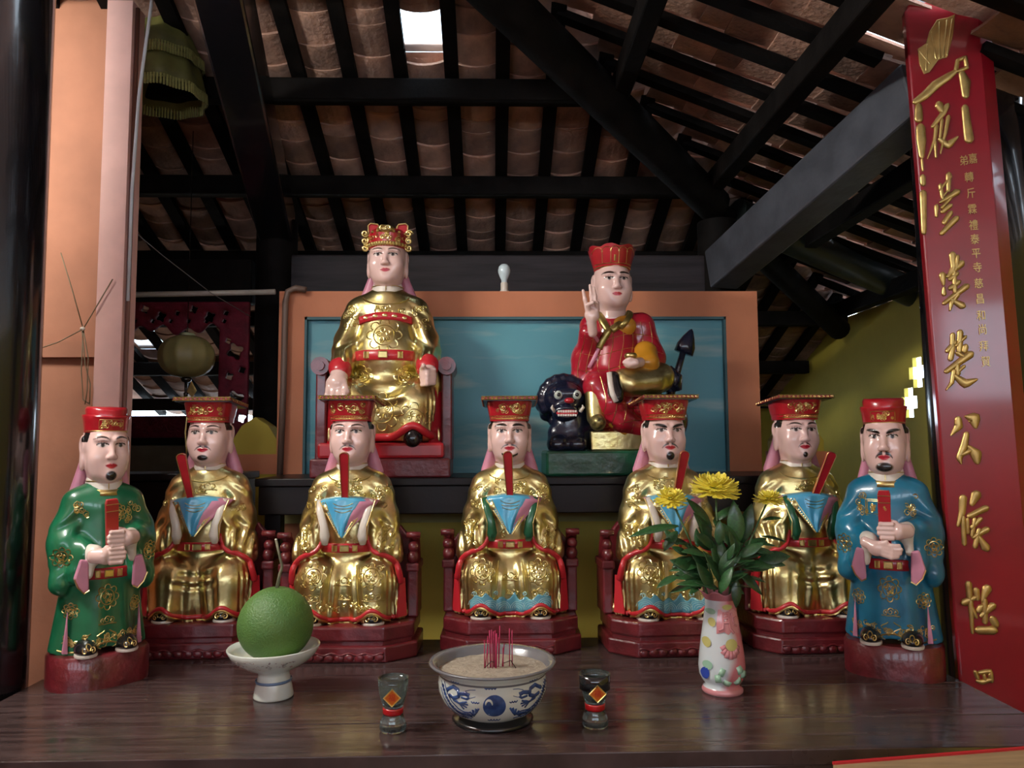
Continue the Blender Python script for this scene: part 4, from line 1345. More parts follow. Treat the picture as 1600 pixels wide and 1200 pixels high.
    for s in (-1, 1):
        w = MB().prism([(s * .032, z + .03), (s * .065, z + .03), (s * .068, z + .08), (s * .06, z + .088), (s * .036, z + .085), (s * .03, z + .076)], .01, .024).build('crown_tablet', M_RED, t, bevel=.003)
        MB().tube([(s * .03, .008, z + .05), (s * .03, .008, z + .076), (s * .036, .008, z + .085), (s * .06, .008, z + .088), (s * .068, .008, z + .08), (s * .066, .008, z + .05)], .0028, 6).build('gold_edge', M_GOLD2, w)
        e = MB()
        for q, zz in enumerate((.045, .02, -.005)):
            e.tube([(s * .074 + x, -.02, z + zz + zc) for x, zc in spiral(0, 0, .013, 1.4, q, s)], .0042, 6)
        e.build('side_scroll', M_GOLD2, t, smooth=True)
king()

# ---- monk seated on a lion ---------------------------------------------------------
def monk():
    D0 = 3.12
    c = at(962, 741, D0); bx = c.x; bz = SHZ
    def L(px, py, dy=0.0):
        """local point of a pixel on the statue's own plane, dy metres nearer (-) or farther (+)"""
        p = at(px, py, D0 + dy)
        return (p.x - bx, dy, p.z - bz)
    t = thing('monk_statue', 'monk statue in red patched robe riding a dark lion, on the upper shelf', 'statue', (bx, D0, bz), 0)
    x0, x1 = L(850, 740)[0], L(1062, 740)[0]
    MB().span((x0, -.13, 0), (x1, .16, .098)).build('green_base', mat('green_painted_base', (.012, .1, .05), .35, var=.4, vscale=16, bump=.4, bscale=25, coat=.4), t, bevel=.01)
    MB().span((L(918, 700)[0], -.115, .098), (L(1006, 700)[0], .1, .175)).build('gold_block', M_GOLD, t, bevel=.006)
    M_NAVY = mat('navy_gloss', (.008, .011, .028), .25, coat=.5, bump=.3, bscale=35)
    # lion
    hx, _, hz = L(880, 628)
    lion = blob('lion_body', [('c', (hx + .06, .03, .2), (.2, .05, .22), .1, .11), ('c', (hx + .02, -.03, .25), (hx + .02, -.04, .15), .07, .065), ('c', (.2, .03, .2), (.2, .0, .12), .06, .05)] +
                [('c', (hx + dx, -.06, .17), (hx + dx, -.075, .125), .034, .034) for dx in (-.035, .045)] +
                [('e', (hx + dx + q * .018, -.1, .122), (.016, .028, .022)) for dx in (-.035, .045) for q in (-1, 0, 1)], M_NAVY, t, .006, .03)
    def teeth_cut(S):
        S.cut(S.e((hx + .004, -.145, hz - .05), (.045, .05, .014)), .008)
    hd = blob('lion_head', [('e', (hx, -.04, hz + .01), (.085, .075, .075)), ('e', (hx, -.085, hz - .045), (.055, .05, .04)), ('c', (hx - .035, -.095, hz + .03), (hx + .035, -.095, hz + .03), .02, .02)] +
              [('e', (hx + .088 * math.cos(a), -.03, hz + .01 + .082 * math.sin(a)), (.024, .03, .024)) for a in [R(20 * i - 10) for i in range(0, 12)]] +
              [('e', (hx + .09 * math.cos(a), .0, hz + .0 + .085 * math.sin(a)), (.026, .03, .026)) for a in [R(190 + 28 * i) for i in range(0, 7)]], M_NAVY, lion, .005, .012, post=teeth_cut)
    for s in (-1, 1):
        e = MB().ell((hx + .008 + s * .036, -.108, hz + .022), (.019, .012, .019), 14, 10).build('eye', mat('grey_green_glaze', (.42, .47, .42), .2, coat=.5), hd, smooth=True)
        MB().ell((hx + .008 + s * .036, -.116, hz + .022), (.009, .006, .009), 10, 8).build('pupil', M_BLACK, hd, smooth=True)
        MB().tube([(hx + .006 + s * .05, -.11, hz - .045), (hx + .006 + s * .062, -.118, hz - .028), (hx + .006 + s * .058, -.118, hz - .018)], [.007, .006, .002], 8).build('tusk', M_CREAM, hd, smooth=True)
    MB().ell((hx + .012, -.128, hz - .002), (.02, .015, .012), 14, 8).build('nose', M_RED, hd, smooth=True)
    MB().ell((hx + .004, -.118, hz - .05), (.043, .014, .016), 14, 8).build('mouth', M_REDT, hd, smooth=True)
    for row, dz in ((0, .006), (1, -.009)):
        for i in range(8):
            x = hx - .03 + .0095 * i
            MB().box((x, -.13 + .14 * (x - hx) ** 2 * 6, hz - .05 + dz), (.008, .006, .009)).build('tooth', M_CREAM, hd, bevel=.0015)
    tl = MB().tube([L(1040, 640, .09), L(1050, 608, .09), L(1060, 575, .09), L(1068, 548, .09)], [.022, .018, .015, .013], 10)
    a, b_ = Vector(L(1068, 552, .09)), Vector(L(1080, 517, .09))
    tail = tl.build('lion_tail', M_NAVY, lion, smooth=True)
    d = (b_ - a).normalized(); sd = d.cross(Vector((0, 1, 0))).normalized()
    rings = []
    for k, w in ((0, .042), (.35, .04), (.7, .026), (1.0, .01), (1.08, .002)):
        p = a + d * (b_ - a).length * k
        rings.append([p + sd * w * math.cos(q) + Vector((0, 1, 0)) * w * .6 * math.sin(q) for q in [2 * math.pi * i / 12 for i in range(12)]])
    MB().loft(rings).build('tail_tuft', M_NAVY, tail, smooth=True)
    # body, robe
    M_ROBE = mat('red_robe_glaze', (.42, .012, .03), .28, var=.25, vscale=8, coat=.6)
    M_OCHRE = mat('ochre_glaze', (.5, .22, .015), .35, coat=.4)
    rbp = [('c', L(960, 520, .02), L(960, 590, .0), .085, .105), ('c', L(925, 510, .02), L(1000, 508, .02), .05, .05),
           ('c', L(1003, 512, .02), L(1018, 560, .0), .05, .055), ('c', L(1018, 560, 0), L(995, 585, -.1), .05, .04),
           ('c', L(928, 515, .02), L(915, 560, .0), .045, .05), ('c', L(915, 560, 0), L(918, 520, -.08), .042, .035),
           ('c', L(912, 560, .0), L(904, 595, .0), .045, .035),
           ('c', L(955, 612, 0), L(935, 603, -.07), .075, .058), ('c', L(935, 606, -.08), L(955, 630, -.11), .055, .05), ('c', L(955, 630, -.11), L(970, 656, -.105), .05, .042), ('c', L(970, 656, -.105), L(998, 668, -.09), .042, .04), ('c', L(950, 650, -.06), L(985, 672, -.04), .06, .055), ('c', L(985, 660, 0), L(1000, 640, 0), .07, .07)]
    rb = blob('robe', rbp, M_ROBE, t, .006, .03)
    bv = bvh_of(rb); g = MB()
    for i, px in enumerate((905, 918, 934, 950, 966, 982, 998, 1012)):
        emboss(g, bv, [(L(px + 4 * math.sin(q * .5), 505 + q * 8)[0], L(px, 505 + q * 8)[2]) for q in range(23)], .0016)
    for py in (530, 552, 577, 622, 645, 664):
        emboss(g, bv, [(L(896 + q * 8, py + 6 * math.sin(q * .4))[0], L(896 + q * 8, py + 6 * math.sin(q * .4))[2]) for q in range(18)], .0016)
    tag(g.build('gold_seams', M_GOLD2, rb), kind='stuff')
    # collar bands, ochre clasp
    g = MB()
    def drape(pts, w, name, m, lift=.004):
        mb = MB(); V = []; Fc = []
        P = []
        for i in range(len(pts) - 1):
            for q in range(6): P.append((pts[i][0] + (pts[i + 1][0] - pts[i][0]) * q / 6, pts[i][1] + (pts[i + 1][1] - pts[i][1]) * q / 6))
        runs = project(bv, [(L(*p)[0], L(*p)[2]) for p in P], lift)
        for run in runs: mb.tube(run, w, 8, .5)
        return mb.build(name, m, rb, smooth=True)
    M_OLDG = mat('old_gold_paint', (.38, .3, .1), .3, .8, var=.4, vscale=30)
    drape([(934, 492), (940, 505), (948, 520), (940, 535), (930, 550)], .016, 'collar_band', M_OLDG)
    drape([(984, 490), (976, 502), (962, 512), (950, 522)], .016, 'collar_band', M_OLDG)
    drape([(915, 525), (925, 532), (935, 540), (928, 556), (916, 580)], .008, 'pink_sleeve_edge', M_PINK)
    p = project(bv, [(L(972, 512)[0], L(972, 512)[2]), (L(972, 512)[0] + 1e-4, L(972, 512)[2])], .0)[0][0]
    MB().ell((p.x, p.y + .008, p.z), (.05, .022, .042), 18, 10).build('shoulder_cloth', M_OCHRE, rb, smooth=True)
    MB().tube([L(986, 490, -.085), L(978, 503, -.095), L(970, 512, -.098)], .011, 8, .5).build('clasp_strap', M_OLDG, rb, smooth=True)
    blob('ochre_sleeve', [('c', L(1008, 552, -.04), L(1012, 568, -.09), .05, .045), ('c', L(1012, 566, -.09), L(996, 566, -.12), .04, .02)], M_OCHRE, t, .005, .02)
    # crossed leg in gold trousers with black and white boot; hanging hem
    blob('gold_trousers', [('c', L(1030, 590, -.05), L(975, 595, -.13), .062, .05), ('c', L(1020, 600, -.09), L(985, 602, -.14), .05, .045)], M_GOLD, t, .005, .02)
    MB().tube([L(1040, 578, -.02), L(1050, 592, -.03), L(1052, 610, -.02)], [.03, .045, .035], 12).build('dark_hem', M_NAVY, t, smooth=True)
    bt = blob('boot', [('c', L(958, 590, -.16), L(962, 612, -.17), .026, .028), ('c', L(962, 612, -.17), L(965, 622, -.185), .026, .022)], M_BLACK, t, .004, .02)
    MB().tube([L(952, 582, -.178), L(954, 600, -.19), L(957, 615, -.2), L(963, 628, -.205)], .011, 10, .6).build('white_sole', M_CREAM, bt, smooth=True)
    lg = blob('gold_leg', [('c', L(930, 618, -.09), L(931, 652, -.11), .042, .036)], M_GOLD, t, .005, .02)
    ft = blob('shoe', [('e', L(934, 660, -.155), (.032, .045, .032))], mat('black_gold_shoe', (.05, .04, .02), .35, .6, col2=(.4, .32, .12), vscale=60), t, .004, .01)
    blob('ochre_hem', [('c', L(950, 640, -.12), L(957, 662, -.115), .012, .014), ('c', L(957, 662, -.115), L(975, 676, -.1), .014, .014), ('c', L(975, 676, -.1), L(1003, 680, -.09), .014, .012)], M_OCHRE, t, .004, .015)
    # raised hand: palm, two raised middle fingers, little finger up, others folded
    w = Vector(L(926, 518, -.12)); P = lambda px, py, dy=-.14: L(px, py, dy)
    pr = [('c', P(926, 520, -.11), P(924, 500, -.13), .019, .02), ('e', P(925, 492, -.138), (.03, .015, .03))]
    pr += [('c', P(917, 483), P(914, 468), .0085, .008), ('c', P(914, 468), P(911, 454), .008, .006)]
    pr += [('c', P(925, 478), P(924, 462), .0085, .008), ('c', P(924, 462), P(922, 446), .008, .006)]
    pr += [('c', P(930, 480), P(930, 464), .0085, .008), ('c', P(930, 464), P(928, 450), .008, .006)]
    pr += [('c', P(934, 484), P(933, 474, -.155), .008, .008), ('c', P(933, 474, -.155), P(926, 472, -.168), .0075, .0065)]
    pr += [('c', P(920, 488), P(919, 476, -.16), .009, .008), ('c', P(919, 476, -.16), P(926, 473, -.17), .0078, .0065)]
    blob('raised_hand', pr, M_SKIN, t, .003, .006)
    # hand holding a small gold bowl
    q = Vector(L(988, 568, -.17))
    pr = [('c', L(1000, 566, -.14), L(992, 567, -.165), .02, .022), ('e', (q.x - .004, q.y, q.z), (.032, .022, .02))]
    for i in range(4):
        pr.append(('c', (q.x - .012 + .009 * i, q.y - .014, q.z - .008 + .003 * i), (q.x - .034 + .006 * i, q.y - .012, q.z + .004 + .004 * i), .0085, .007))
    pr.append(('c', (q.x + .012, q.y - .012, q.z + .008), (q.x - .012, q.y - .02, q.z + .016), .0085, .007))
    blob('holding_hand', pr, M_SKIN, t, .0032, .006)
    bw = thing('gold_bowl', 'tiny gold bowl held in the monk statue\'s lap hand', 'bowl', (bx + q.x - .006, D0 + q.y, bz + q.z + .014))
    MB().lathe([(.012, 0), (.022, .006), (.026, .016), (.022, .025), (.018, .027), (.015, .024), (.0, .02)], (0, 0, 0), 20, 1, 1, False).build('bowl_body', M_GOLD2, bw, smooth=True)
    # head and lotus hat
    hc = L(957, 446, -.0)
    ho = head(t, dict(brow='old', hair=False), hc[2], 1.16, .0, bald=True)
    ho.location.x = hc[0]; ho.rotation_euler = (0, 0, R(4))
    blob('neck', [('c', (hc[0], .01, hc[2] - .07), (hc[0], .01, hc[2] - .14), .05, .06)], M_SKIN, t, .006, .02)
    hz_ = L(957, 421)[2]; hx_ = hc[0]
    n = 40
    def lot(r, z, a, y0=.01):
        return [(hx_ + (r + a * abs(math.cos(3.5 * q))) * math.cos(q), y0 + (r + a * abs(math.cos(3.5 * q))) * math.sin(q), z + a * 1.6 * abs(math.cos(3.5 * q))) for q in [2 * math.pi * k / n for k in range(n)]]
    o = MB().loft([lot(.073, hz_ - .008, 0), lot(.079, hz_ + .015, .002), lot(.09, hz_ + .055, .005), lot(.094, hz_ + .078, .007), lot(.082, hz_ + .072, .005), lot(.04, hz_ + .07, .0)]).build('lotus_hat', M_RED, t, smooth=True, auto=60)
    bvh = bvh_of(o); g = MB()
    for dz, rr in ((0.0, .003), (.012, .002)): emboss(g, bvh, [(hx_ - .08 + .16 * i / 30, hz_ + dz) for i in range(31)], rr)
    for k in (-2, -1, 0, 1, 2):
        emboss(g, bvh, circle(hx_ + k * .034, hz_ + .052, .02, 14, .2, math.pi - .2, 1.2), .0017)
        emboss(g, bvh, [(hx_ + (k + .5) * .032, hz_ + .012), (hx_ + (k + .5) * .034, hz_ + .06)], .0017)
    emboss(g, bvh, [(hx_, hz_ + .02 + .003 * i) for i in range(9)], .004)
    tag(g.build('gold_tracery', M_GOLD2, o), kind='stuff')
monk()
# ================================================================== COUPLET BOARD
bl = at(1499, 1062, 2.3); tl_ = at(1413, 8, 2.3)
ax_z = (tl_ - bl).normalized()
yawB = R(-14)
ax_x0 = Vector((math.cos(yawB), math.sin(yawB), 0))
ax_x = (ax_x0 - ax_z * ax_x0.dot(ax_z)).normalized()
ax_y = ax_z.cross(ax_x)
bt_ = thing('couplet_board', 'tall red lacquered couplet board with gold characters hung on the right column', 'sign')
MBRD = Matrix((ax_x, ax_y, ax_z)).transposed().to_4x4(); MBRD.translation = bl
bt_.matrix_world = MBRD
MINV = MBRD.inverted()
def B(px, py):
    d = CM.to_3x3() @ Vector(((px - 800) / F, (600 - py) / F, -1))
    n = ax_y; t = (bl - Vector((0, 0, CAMZ))).dot(n) / d.dot(n)
    p = MINV @ (Vector((0, 0, CAMZ)) + d * t)
    return p.x, p.z
Lb = (tl_ - bl).length
M_BOARD = mat('couplet_red', (.27, .005, .014), .3, var=.25, vscale=4, coat=.6)
W1, W2 = .205, .25
prof = [(0, .035), (0, .004), (.006, 0), (W1, 0), (W1 + .004, .002), (W2, .03), (W2, .04)]
mb = MB(); rings = []
for z, cut in ((-.62, 0), (Lb - .02, 0), (Lb, .012)):
    rings.append([(x + (cut if x < .01 else 0), y, z) for x, y in prof])
mb.loft(rings)
mb.build('board', M_BOARD, bt_, bevel=.002)
M_GCH = mat('gold_character', (.62, .43, .15), .38, .85, var=.3, vscale=25)
def strokes(name, org, sc, data, parent=bt_, m=None):
    mb = MB()
    for st in data:
        pts = []; rad = []
        st = list(st); r = st.pop()
        r = r if isinstance(r, tuple) else (r,) * len(st)
        N_ = 5
        for i in range(len(st) - 1):
            for q in range(N_):
                f = q / N_
                pts.append((st[i][0] + (st[i + 1][0] - st[i][0]) * f, st[i][1] + (st[i + 1][1] - st[i][1]) * f)); rad.append(r[i] + (r[i + 1] - r[i]) * f)
        pts.append(st[-1]); rad.append(r[-1])
        P = []
        for (zx, zy) in pts:
            x, z = B(org[0] + zx / sc, org[1] + zy / sc); P.append(Vector((x, -.0005, z)))
        k = 3.0 / 1200 / sc
        d0 = (P[0] - P[1]).normalized(); d1 = (P[-1] - P[-2]).normalized()
        R0_, R1_ = rad[0] * k, rad[-1] * k
        P = [P[0] + d0 * R0_ * .8, P[0] + d0 * R0_ * .4] + P + [P[-1] + d1 * R1_ * .4, P[-1] + d1 * R1_ * .8]
        Rr = [R0_ * .4, R0_ * .8] + [q * k for q in rad] + [R1_ * .8, R1_ * .4]
        # half-round brush stroke standing proud of the board
        n = 10; rings = []
        for i, p in enumerate(P):
            t_ = (P[min(i + 1, len(P) - 1)] - P[max(i - 1, 0)]).normalized()
            s_ = Vector((t_.z, 0, -t_.x))
            rings.append([p + s_ * Rr[i] * math.cos(a) + Vector((0, -1, 0)) * (.006 * math.sin(a)) for a in [2 * math.pi * j / n for j in range(n)]])
        mb.loft(rings)
    return mb.build(name, m or M_GCH, parent, smooth=True)
CH = {
 (1420, 150, 5): [
  [[(235, 70), (255, 115), (26, 18)], [(300, 75), (268, 135), (185, 240), (16, 18, 12)], [(215, 235), (200, 350), (145, 490), (13, 11, 4)], [(205, 360), (210, 480), (11, 8)], [(308, 165), (285, 290), (245, 450), (14, 12, 5)], [(258, 190), (242, 335), (11, 10)], [(240, 340), (305, 385), (375, 325), (14, 26, 9)]],
  [[(310, 615), (308, 740), (18, 13)], [(245, 700), (262, 800), (14, 11)], [(245, 832), (375, 750), (10, 22)], [(240, 735), (325, 635), (8, 10)], [(262, 790), (300, 745), 8], [(216, 862), (214, 940), (15, 10)], [(258, 872), (325, 800), 11], [(262, 905), (322, 858), 15], [(275, 990), (325, 915), 16], [(255, 1075), (370, 957), (15, 19)]]],
 (1420, 380, 5): [
  [[(340, 90), (350, 190), (310, 260), (22, 18, 12)], [(380, 105), (370, 190), 13], [(300, 262), (408, 158), (11, 23)], [(262, 250), (270, 325), (23, 9)], [(274, 398), (272, 350), (16, 10)], [(322, 282), (374, 238), 15], [(325, 352), (388, 303), 16], [(352, 200), (360, 380), 14], [(275, 470), (450, 337), (14, 20)], [(380, 402), (332, 470), (320, 525), (16, 14, 6)], [(332, 442), (415, 488), (12, 24)]],
  [[(343, 715), (340, 800), 16], [(300, 842), (360, 772), 15], [(325, 905), (345, 805), 17], [(400, 695), (395, 840), 19], [(370, 800), (440, 732), (10, 12)], [(442, 808), (432, 840), 19], [(380, 860), (420, 882), 15], [(292, 1003), (478, 868), (16, 25)], [(376, 952), (382, 1020), 17], [(388, 1000), (430, 962), 11], [(352, 1000), (336, 1090), (292, 1145), (15, 13, 5)], [(352, 1032), (440, 1098), (525, 1066), (14, 29, 10)]]],
 (1460, 620, 4.615): [
  [[(170, 160), (174, 212), (118, 278), (19, 23, 5)], [(225, 142), (285, 155), (295, 215), (9, 36, 14)], [(230, 268), (215, 350), (178, 440), (190, 480), (16, 21, 18, 6)], [(188, 420), (255, 390), 14], [(248, 362), (298, 412), (308, 468), (13, 32, 18)]],
  [[(205, 728), (200, 830), (168, 928), (22, 19, 9)], [(205, 870), (215, 1060), 14], [(302, 705), (270, 772), (28, 16)], [(250, 860), (370, 803), (16, 19)], [(237, 882), (240, 980), 10], [(330, 880), (270, 942), 14], [(290, 882), (270, 1000), 12], [(280, 1012), (375, 957), (14, 19)], [(320, 960), (292, 1080), 14], [(322, 1012), (370, 1088), (12, 25)]]],
 (1470, 880, 5.4545): [
  [[(235, 175), (245, 290), (22, 20)], [(198, 335), (288, 292), (26, 16)], [(252, 332), (268, 590), (18, 11)], [(262, 382), (300, 458), (18, 12)], [(300, 228), (310, 298), (21, 19)], [(393, 215), (352, 320), (31, 12)], [(370, 322), (376, 500), (22, 19)], [(322, 402), (342, 372), 20], [(440, 362), (342, 450), (25, 14)], [(440, 472), (465, 520), 24], [(322, 570), (445, 572), (28, 30)]],
  [[(292, 925), (312, 972), 14], [(330, 932), (418, 922), (430, 1000), (15, 19, 15)], [(312, 1003), (352, 1012), (428, 990), (14, 18, 16)], [(368, 955), (374, 985), 12]]]}
for (ox, oy, sc_), lst in CH.items():
    for data in lst:
        strokes('character', (ox, oy), sc_, data)
fanp = [(215, 150), (250, 95), (300, 85), (336, 68), (326, 170), (300, 270), (258, 283), (216, 340), (190, 350), (168, 300), (160, 232), (200, 205)]
poly = [B(1380 + x / 3, y / 3) for x, y in fanp]
MB().prism(list(reversed(poly)), -.005, .001).build('fan_motif', M_GCH, bt_, bevel=.002)
mb = strokes('fan_ribs', (1380, 0), 3, [[(225, 160), (245, 275), 5], [(262, 110), (262, 275), 5], [(298, 100), (280, 270), 5], [(322, 95), (298, 260), 5], [(205, 215), (200, 330), 5], [(170, 245), (215, 300), 5]], m=M_GOLD2)
tag(mb, kind='stuff')
gar = strokes('garland', (1380, 0), 3, [[(152, 478), (195, 448), (245, 398), (305, 360), (338, 335), (13, 17, 18, 15, 9)], [(340, 330), (348, 285), (384, 268), (392, 318), (352, 335), 8], [(368, 345), (384, 385), (386, 450), (12, 19, 13)], [(382, 505), (402, 655), (13, 17)],
   [(165, 500), (166, 560), (13, 16)], [(174, 598), (178, 660), (180, 735), (17, 18, 10)], [(180, 750), (185, 800), 5], [(184, 830), (186, 862), 11], [(186, 905), (190, 1090), (13, 10)]])
tag(gar, kind='stuff')
TXT = {}
def glyph(ch):
    if ch not in TXT:
        c = bpy.data.curves.new('glyph', 'FONT'); c.body = ch; c.size = 1; c.align_x = 'CENTER'; c.align_y = 'CENTER'; c.extrude = .04
        o = bpy.data.objects.new('glyph', c); COL.objects.link(o)
        me = bpy.data.meshes.new_from_object(o.evaluated_get(bpy.context.evaluated_depsgraph_get()))
        bpy.data.objects.remove(o); TXT[ch] = me
    return TXT[ch]
small = [('嘉', 1520, 249), ('弟', 1506, 252), ('轉', 1514, 278), ('斤', 1517, 303), ('霖', 1519, 328), ('禮', 1521, 353), ('泰', 1523, 375), ('平', 1525, 397), ('寺', 1527, 419), ('慈', 1529, 444), ('昌', 1531, 468), ('和', 1533, 494), ('尚', 1535, 516), ('拜', 1537, 542), ('賀', 1540, 566)]
for ch, px, py in small:
    me = glyph(ch); 
    if not me.materials: me.materials.append(M_GCH)
    o = link('small_character', me, bt_)
    x, z = B(px, py)
    o.location = (x, -.0012, z); o.rotation_euler = (R(90), 0, 0); o.scale = (.026, .034, .03)

# ================================================================== OFFERINGS ON THE TABLE
M_PORC = mat('porcelain', (.62, .66, .6), .18, coat=.6, var=.06)
M_COBALT = mat('cobalt_paint', (.012, .03, .12), .25, coat=.5, col2=(.04, .09, .24), vscale=40)
# ---- incense bowl
c = onz(770, 1128, TZ)
t = thing('incense_bowl', 'large blue and white porcelain bowl with dragons, full of incense ash', 'bowl', (c.x, c.y + .02, TZ))
b_out = [(.08, .018), (.105, .03), (.128, .055), (.138, .08), (.139, .1), (.136, .118), (.142, .13), (.160, .142), (.161, .147)]
bowl = MB().lathe(b_out, (0, 0, 0), 64, caps=False).build('bowl_body', M_PORC, t, smooth=True)
MB().lathe([(.159, .1415), (.1635, .145), (.162, .149), (.152, .1475), (.143, .142), (.138, .12), (.136, .118)], (0, 0, 0), 64, caps=False).build('rim', mat('brown_grey_rim', (.16, .16, .17), .25, coat=.5), t, smooth=True)
MB().lathe([(.1, 0), (.104, .006), (.098, .012), (.09, .015), (.084, .022), (.001, .022)], (0, 0, 0), 48, caps=False).build('black_stand', M_BLACK, t, smooth=True)
rr = random.Random(4)
ash = MB(); rings = []
for i in range(13):
    r_ = .139 * i / 12 + .0005
    rings.append([(r_ * math.cos(2 * math.pi * k / 40), r_ * math.sin(2 * math.pi * k / 40), .126 + .006 * (1 - i / 12) + rr.uniform(-.0015, .0015)) for k in range(40)])
ash.loft(rings, True, False)
ash.build('ash', mat('incense_ash', (.42, .36, .28), .9, var=.25, vscale=60, bump=.5, bscale=120), t, smooth=True)
bv = bvh_of(bowl)
def patch(poly, bv, lift, name, m, parent):
    mb = MB(); cx = sum(p[0] for p in poly) / len(poly); cz = sum(p[1] for p in poly) / len(poly)
    V = []; rows = 5; n = len(poly)
    for j in range(1, rows + 1):
        for p in poly:
            f = j / rows
            q = project(bv, [(cx + (p[0] - cx) * f, cz + (p[1] - cz) * f), (cx + (p[0] - cx) * f + 1e-4, cz + (p[1] - cz) * f)], lift)
            V.append(q[0][0] if q else Vector((p[0], 0, p[1])))
    q = project(bv, [(cx, cz), (cx + 1e-4, cz)], lift)[0][0]
    V.append(q)
    Fc = [(len(V) - 1, i, (i + 1) % n) for i in range(n)]
    for j in range(rows - 1):
        for i in range(n): Fc.append((j * n + i, (j + 1) * n + i, (j + 1) * n + (i + 1) % n, j * n + (i + 1) % n))
    mb.add(V, Fc)
    return mb.build(name, m, parent, smooth=True)
zc_ = .076
patch(circle(.004, zc_, .0275, 31)[:-1], bv, .0006, 'swirl_disc', M_COBALT, bowl)
sw = MB()
for run in project(bv, [(-.021 + .004 * math.cos(a) + .012 * (1 - math.cos(a)), zc_ + .004 + .011 * math.sin(a)) for a in [math.pi * i / 16 for i in range(17)]], .0008):
    sw.tube(run, [.0012 + .002 * math.sin(math.pi * i / (len(run) - 1)) for i in range(len(run))], 6)
sw.build('swirl_tail', M_PORC, bowl, smooth=True)
dg = MB()
def bl_(path, r): emboss(dg, bv, path, r * 1.5, 6, lift=-r * .9)
def curve(P, n=8):
    out = []
    for i in range(len(P) - 1):
        for q in range(n): out.append((P[i][0] + (P[i + 1][0] - P[i][0]) * q / n, P[i][1] + (P[i + 1][1] - P[i][1]) * q / n))
    return out + [P[-1]]
for s in (-1, 1):
    o_ = .004
    X_ = lambda v: o_ + s * v
    body = curve([(X_(.128), .107), (X_(.12), .085), (X_(.108), .066), (X_(.092), .052), (X_(.078), .046), (X_(.062), .047), (X_(.05), .045)])
    for k in (-.009, .009): bl_([(x + k * .5, z + k) for x, z in body], .0018)
    for i in range(0, len(body) - 4, 2): bl_([(body[i][0] - .004, body[i][1] + .006), (body[i][0] + .004, body[i][1] - .006)], .0018)
    for i in range(1, len(body) - 4, 3): bl_(circle(body[i][0], body[i][1], .003, 8), .0016)
    head_ = [(X_(.105), .1), (X_(.09), .108), (X_(.078), .1), (X_(.07), .094)]
    bl_(curve([(X_(.116), .1), (X_(.1), .112), (X_(.088), .107), (X_(.086), .093), (X_(.098), .086), (X_(.11), .09)]), .0045)
    bl_(curve([(X_(.084), .1), (X_(.07), .103), (X_(.06), .099)]), .0045); bl_(curve([(X_(.08), .092), (X_(.066), .09), (X_(.06), .095)]), .003)
    bl_(curve([(X_(.07), .108), (X_(.058), .112), (X_(.045), .113)]), .0008); bl_(curve([(X_(.066), .092), (X_(.055), .094), (X_(.045), .098)]), .0008)
    for a in (-.5, 0, .5, 1.0): bl_(curve([(X_(.085), .076), (X_(.085 - .022 * math.cos(a)), .076 - .016 * math.sin(a))]), .0026)
    bl_(curve([(X_(.1), .082), (X_(.085), .076)]), .0035)
    for a in (.2, .7, 1.2, 1.7): bl_(curve([(X_(.05), .046), (X_(.048 + .016 * math.cos(a + .6)), .056 + .014 * math.sin(a))]), .0026)
    for (fx, fz) in ((.1, .122), (.05, .082), (.075, .034)):
        for q in range(3): bl_(curve([(X_(fx + .006 - q * .006), fz + .004), (X_(fx + .002 - q * .006), fz), (X_(fx - .002 - q * .006), fz + .003)]), .0014)
for (fx, fz) in ((.0, .116), (.008, .034)):
    for q in range(4): bl_(curve([(fx + .01 - q * .007, fz + .005), (fx + .006 - q * .007, fz), (fx + .001 - q * .007, fz + .003)]), .0015)
tag(dg.build('painted_dragons', M_COBALT, bowl, smooth=True), kind='stuff')
# ---- incense sticks
M_STICK = mat('magenta_stick', (.38, .012, .075), .6)
sticks = [(720, 1005, 0), (765, 985, .004), (768, 984, -.002), (771, 987, .006), (774, 985, .0), (776, 990, -.006), (772, 986, .01), (781, 978, .03), (788, 1005, .01), (796, 982, .02), (800, 985, .02), (762, 994, .0), (779, 996, .004), (786, 1012, .006), (757, 1000, .0)]
labs = []
bc = Vector((c.x, c.y + .02, TZ))
for i, (px, py, dy) in enumerate(sticks):
    yb = bc.y - .012 + dy
    top = at(px, py, yb); base = Vector((top.x + (bc.x + .004 - top.x) * (.15 + .03 * (i % 3)) * (0 if i > 8 else 1), yb, TZ + .128))
    if i == 0: top = at(763, 1000, yb); base = Vector((at(758, 1040, yb).x, yb, TZ + .128))
    base.z = TZ + .131
    o = MB().tube([base - (top - base).normalized() * .006, top], .0013 if i not in (1, 3, 5) else .002, 6).build('incense_stick', M_STICK, smooth=True)
    tag(o, 'thin magenta incense stick standing in the ash of the porcelain bowl', 'incense stick', 'incense sticks in the bowl')
for i, (p0, p1, p2) in enumerate((((757, 1044), (768, 1033), (772, 1035)), ((787, 1036), (798, 1032), (806, 1044)))):
    yb = bc.y - .03
    P = [at(*p0, yb), at(*p1, yb), at(*p2, yb)]
    P[0].z = max(P[0].z, TZ + .13); P[2].z = max(P[2].z, TZ + .13)
    tag(MB().tube(P, .0012, 6).build('incense_curl', mat('burnt_stick', (.05, .02, .02), .8), smooth=True), ('curled burnt incense remnant left of the standing sticks', 'curled burnt incense remnant right of the standing sticks')[i], 'incense stick')

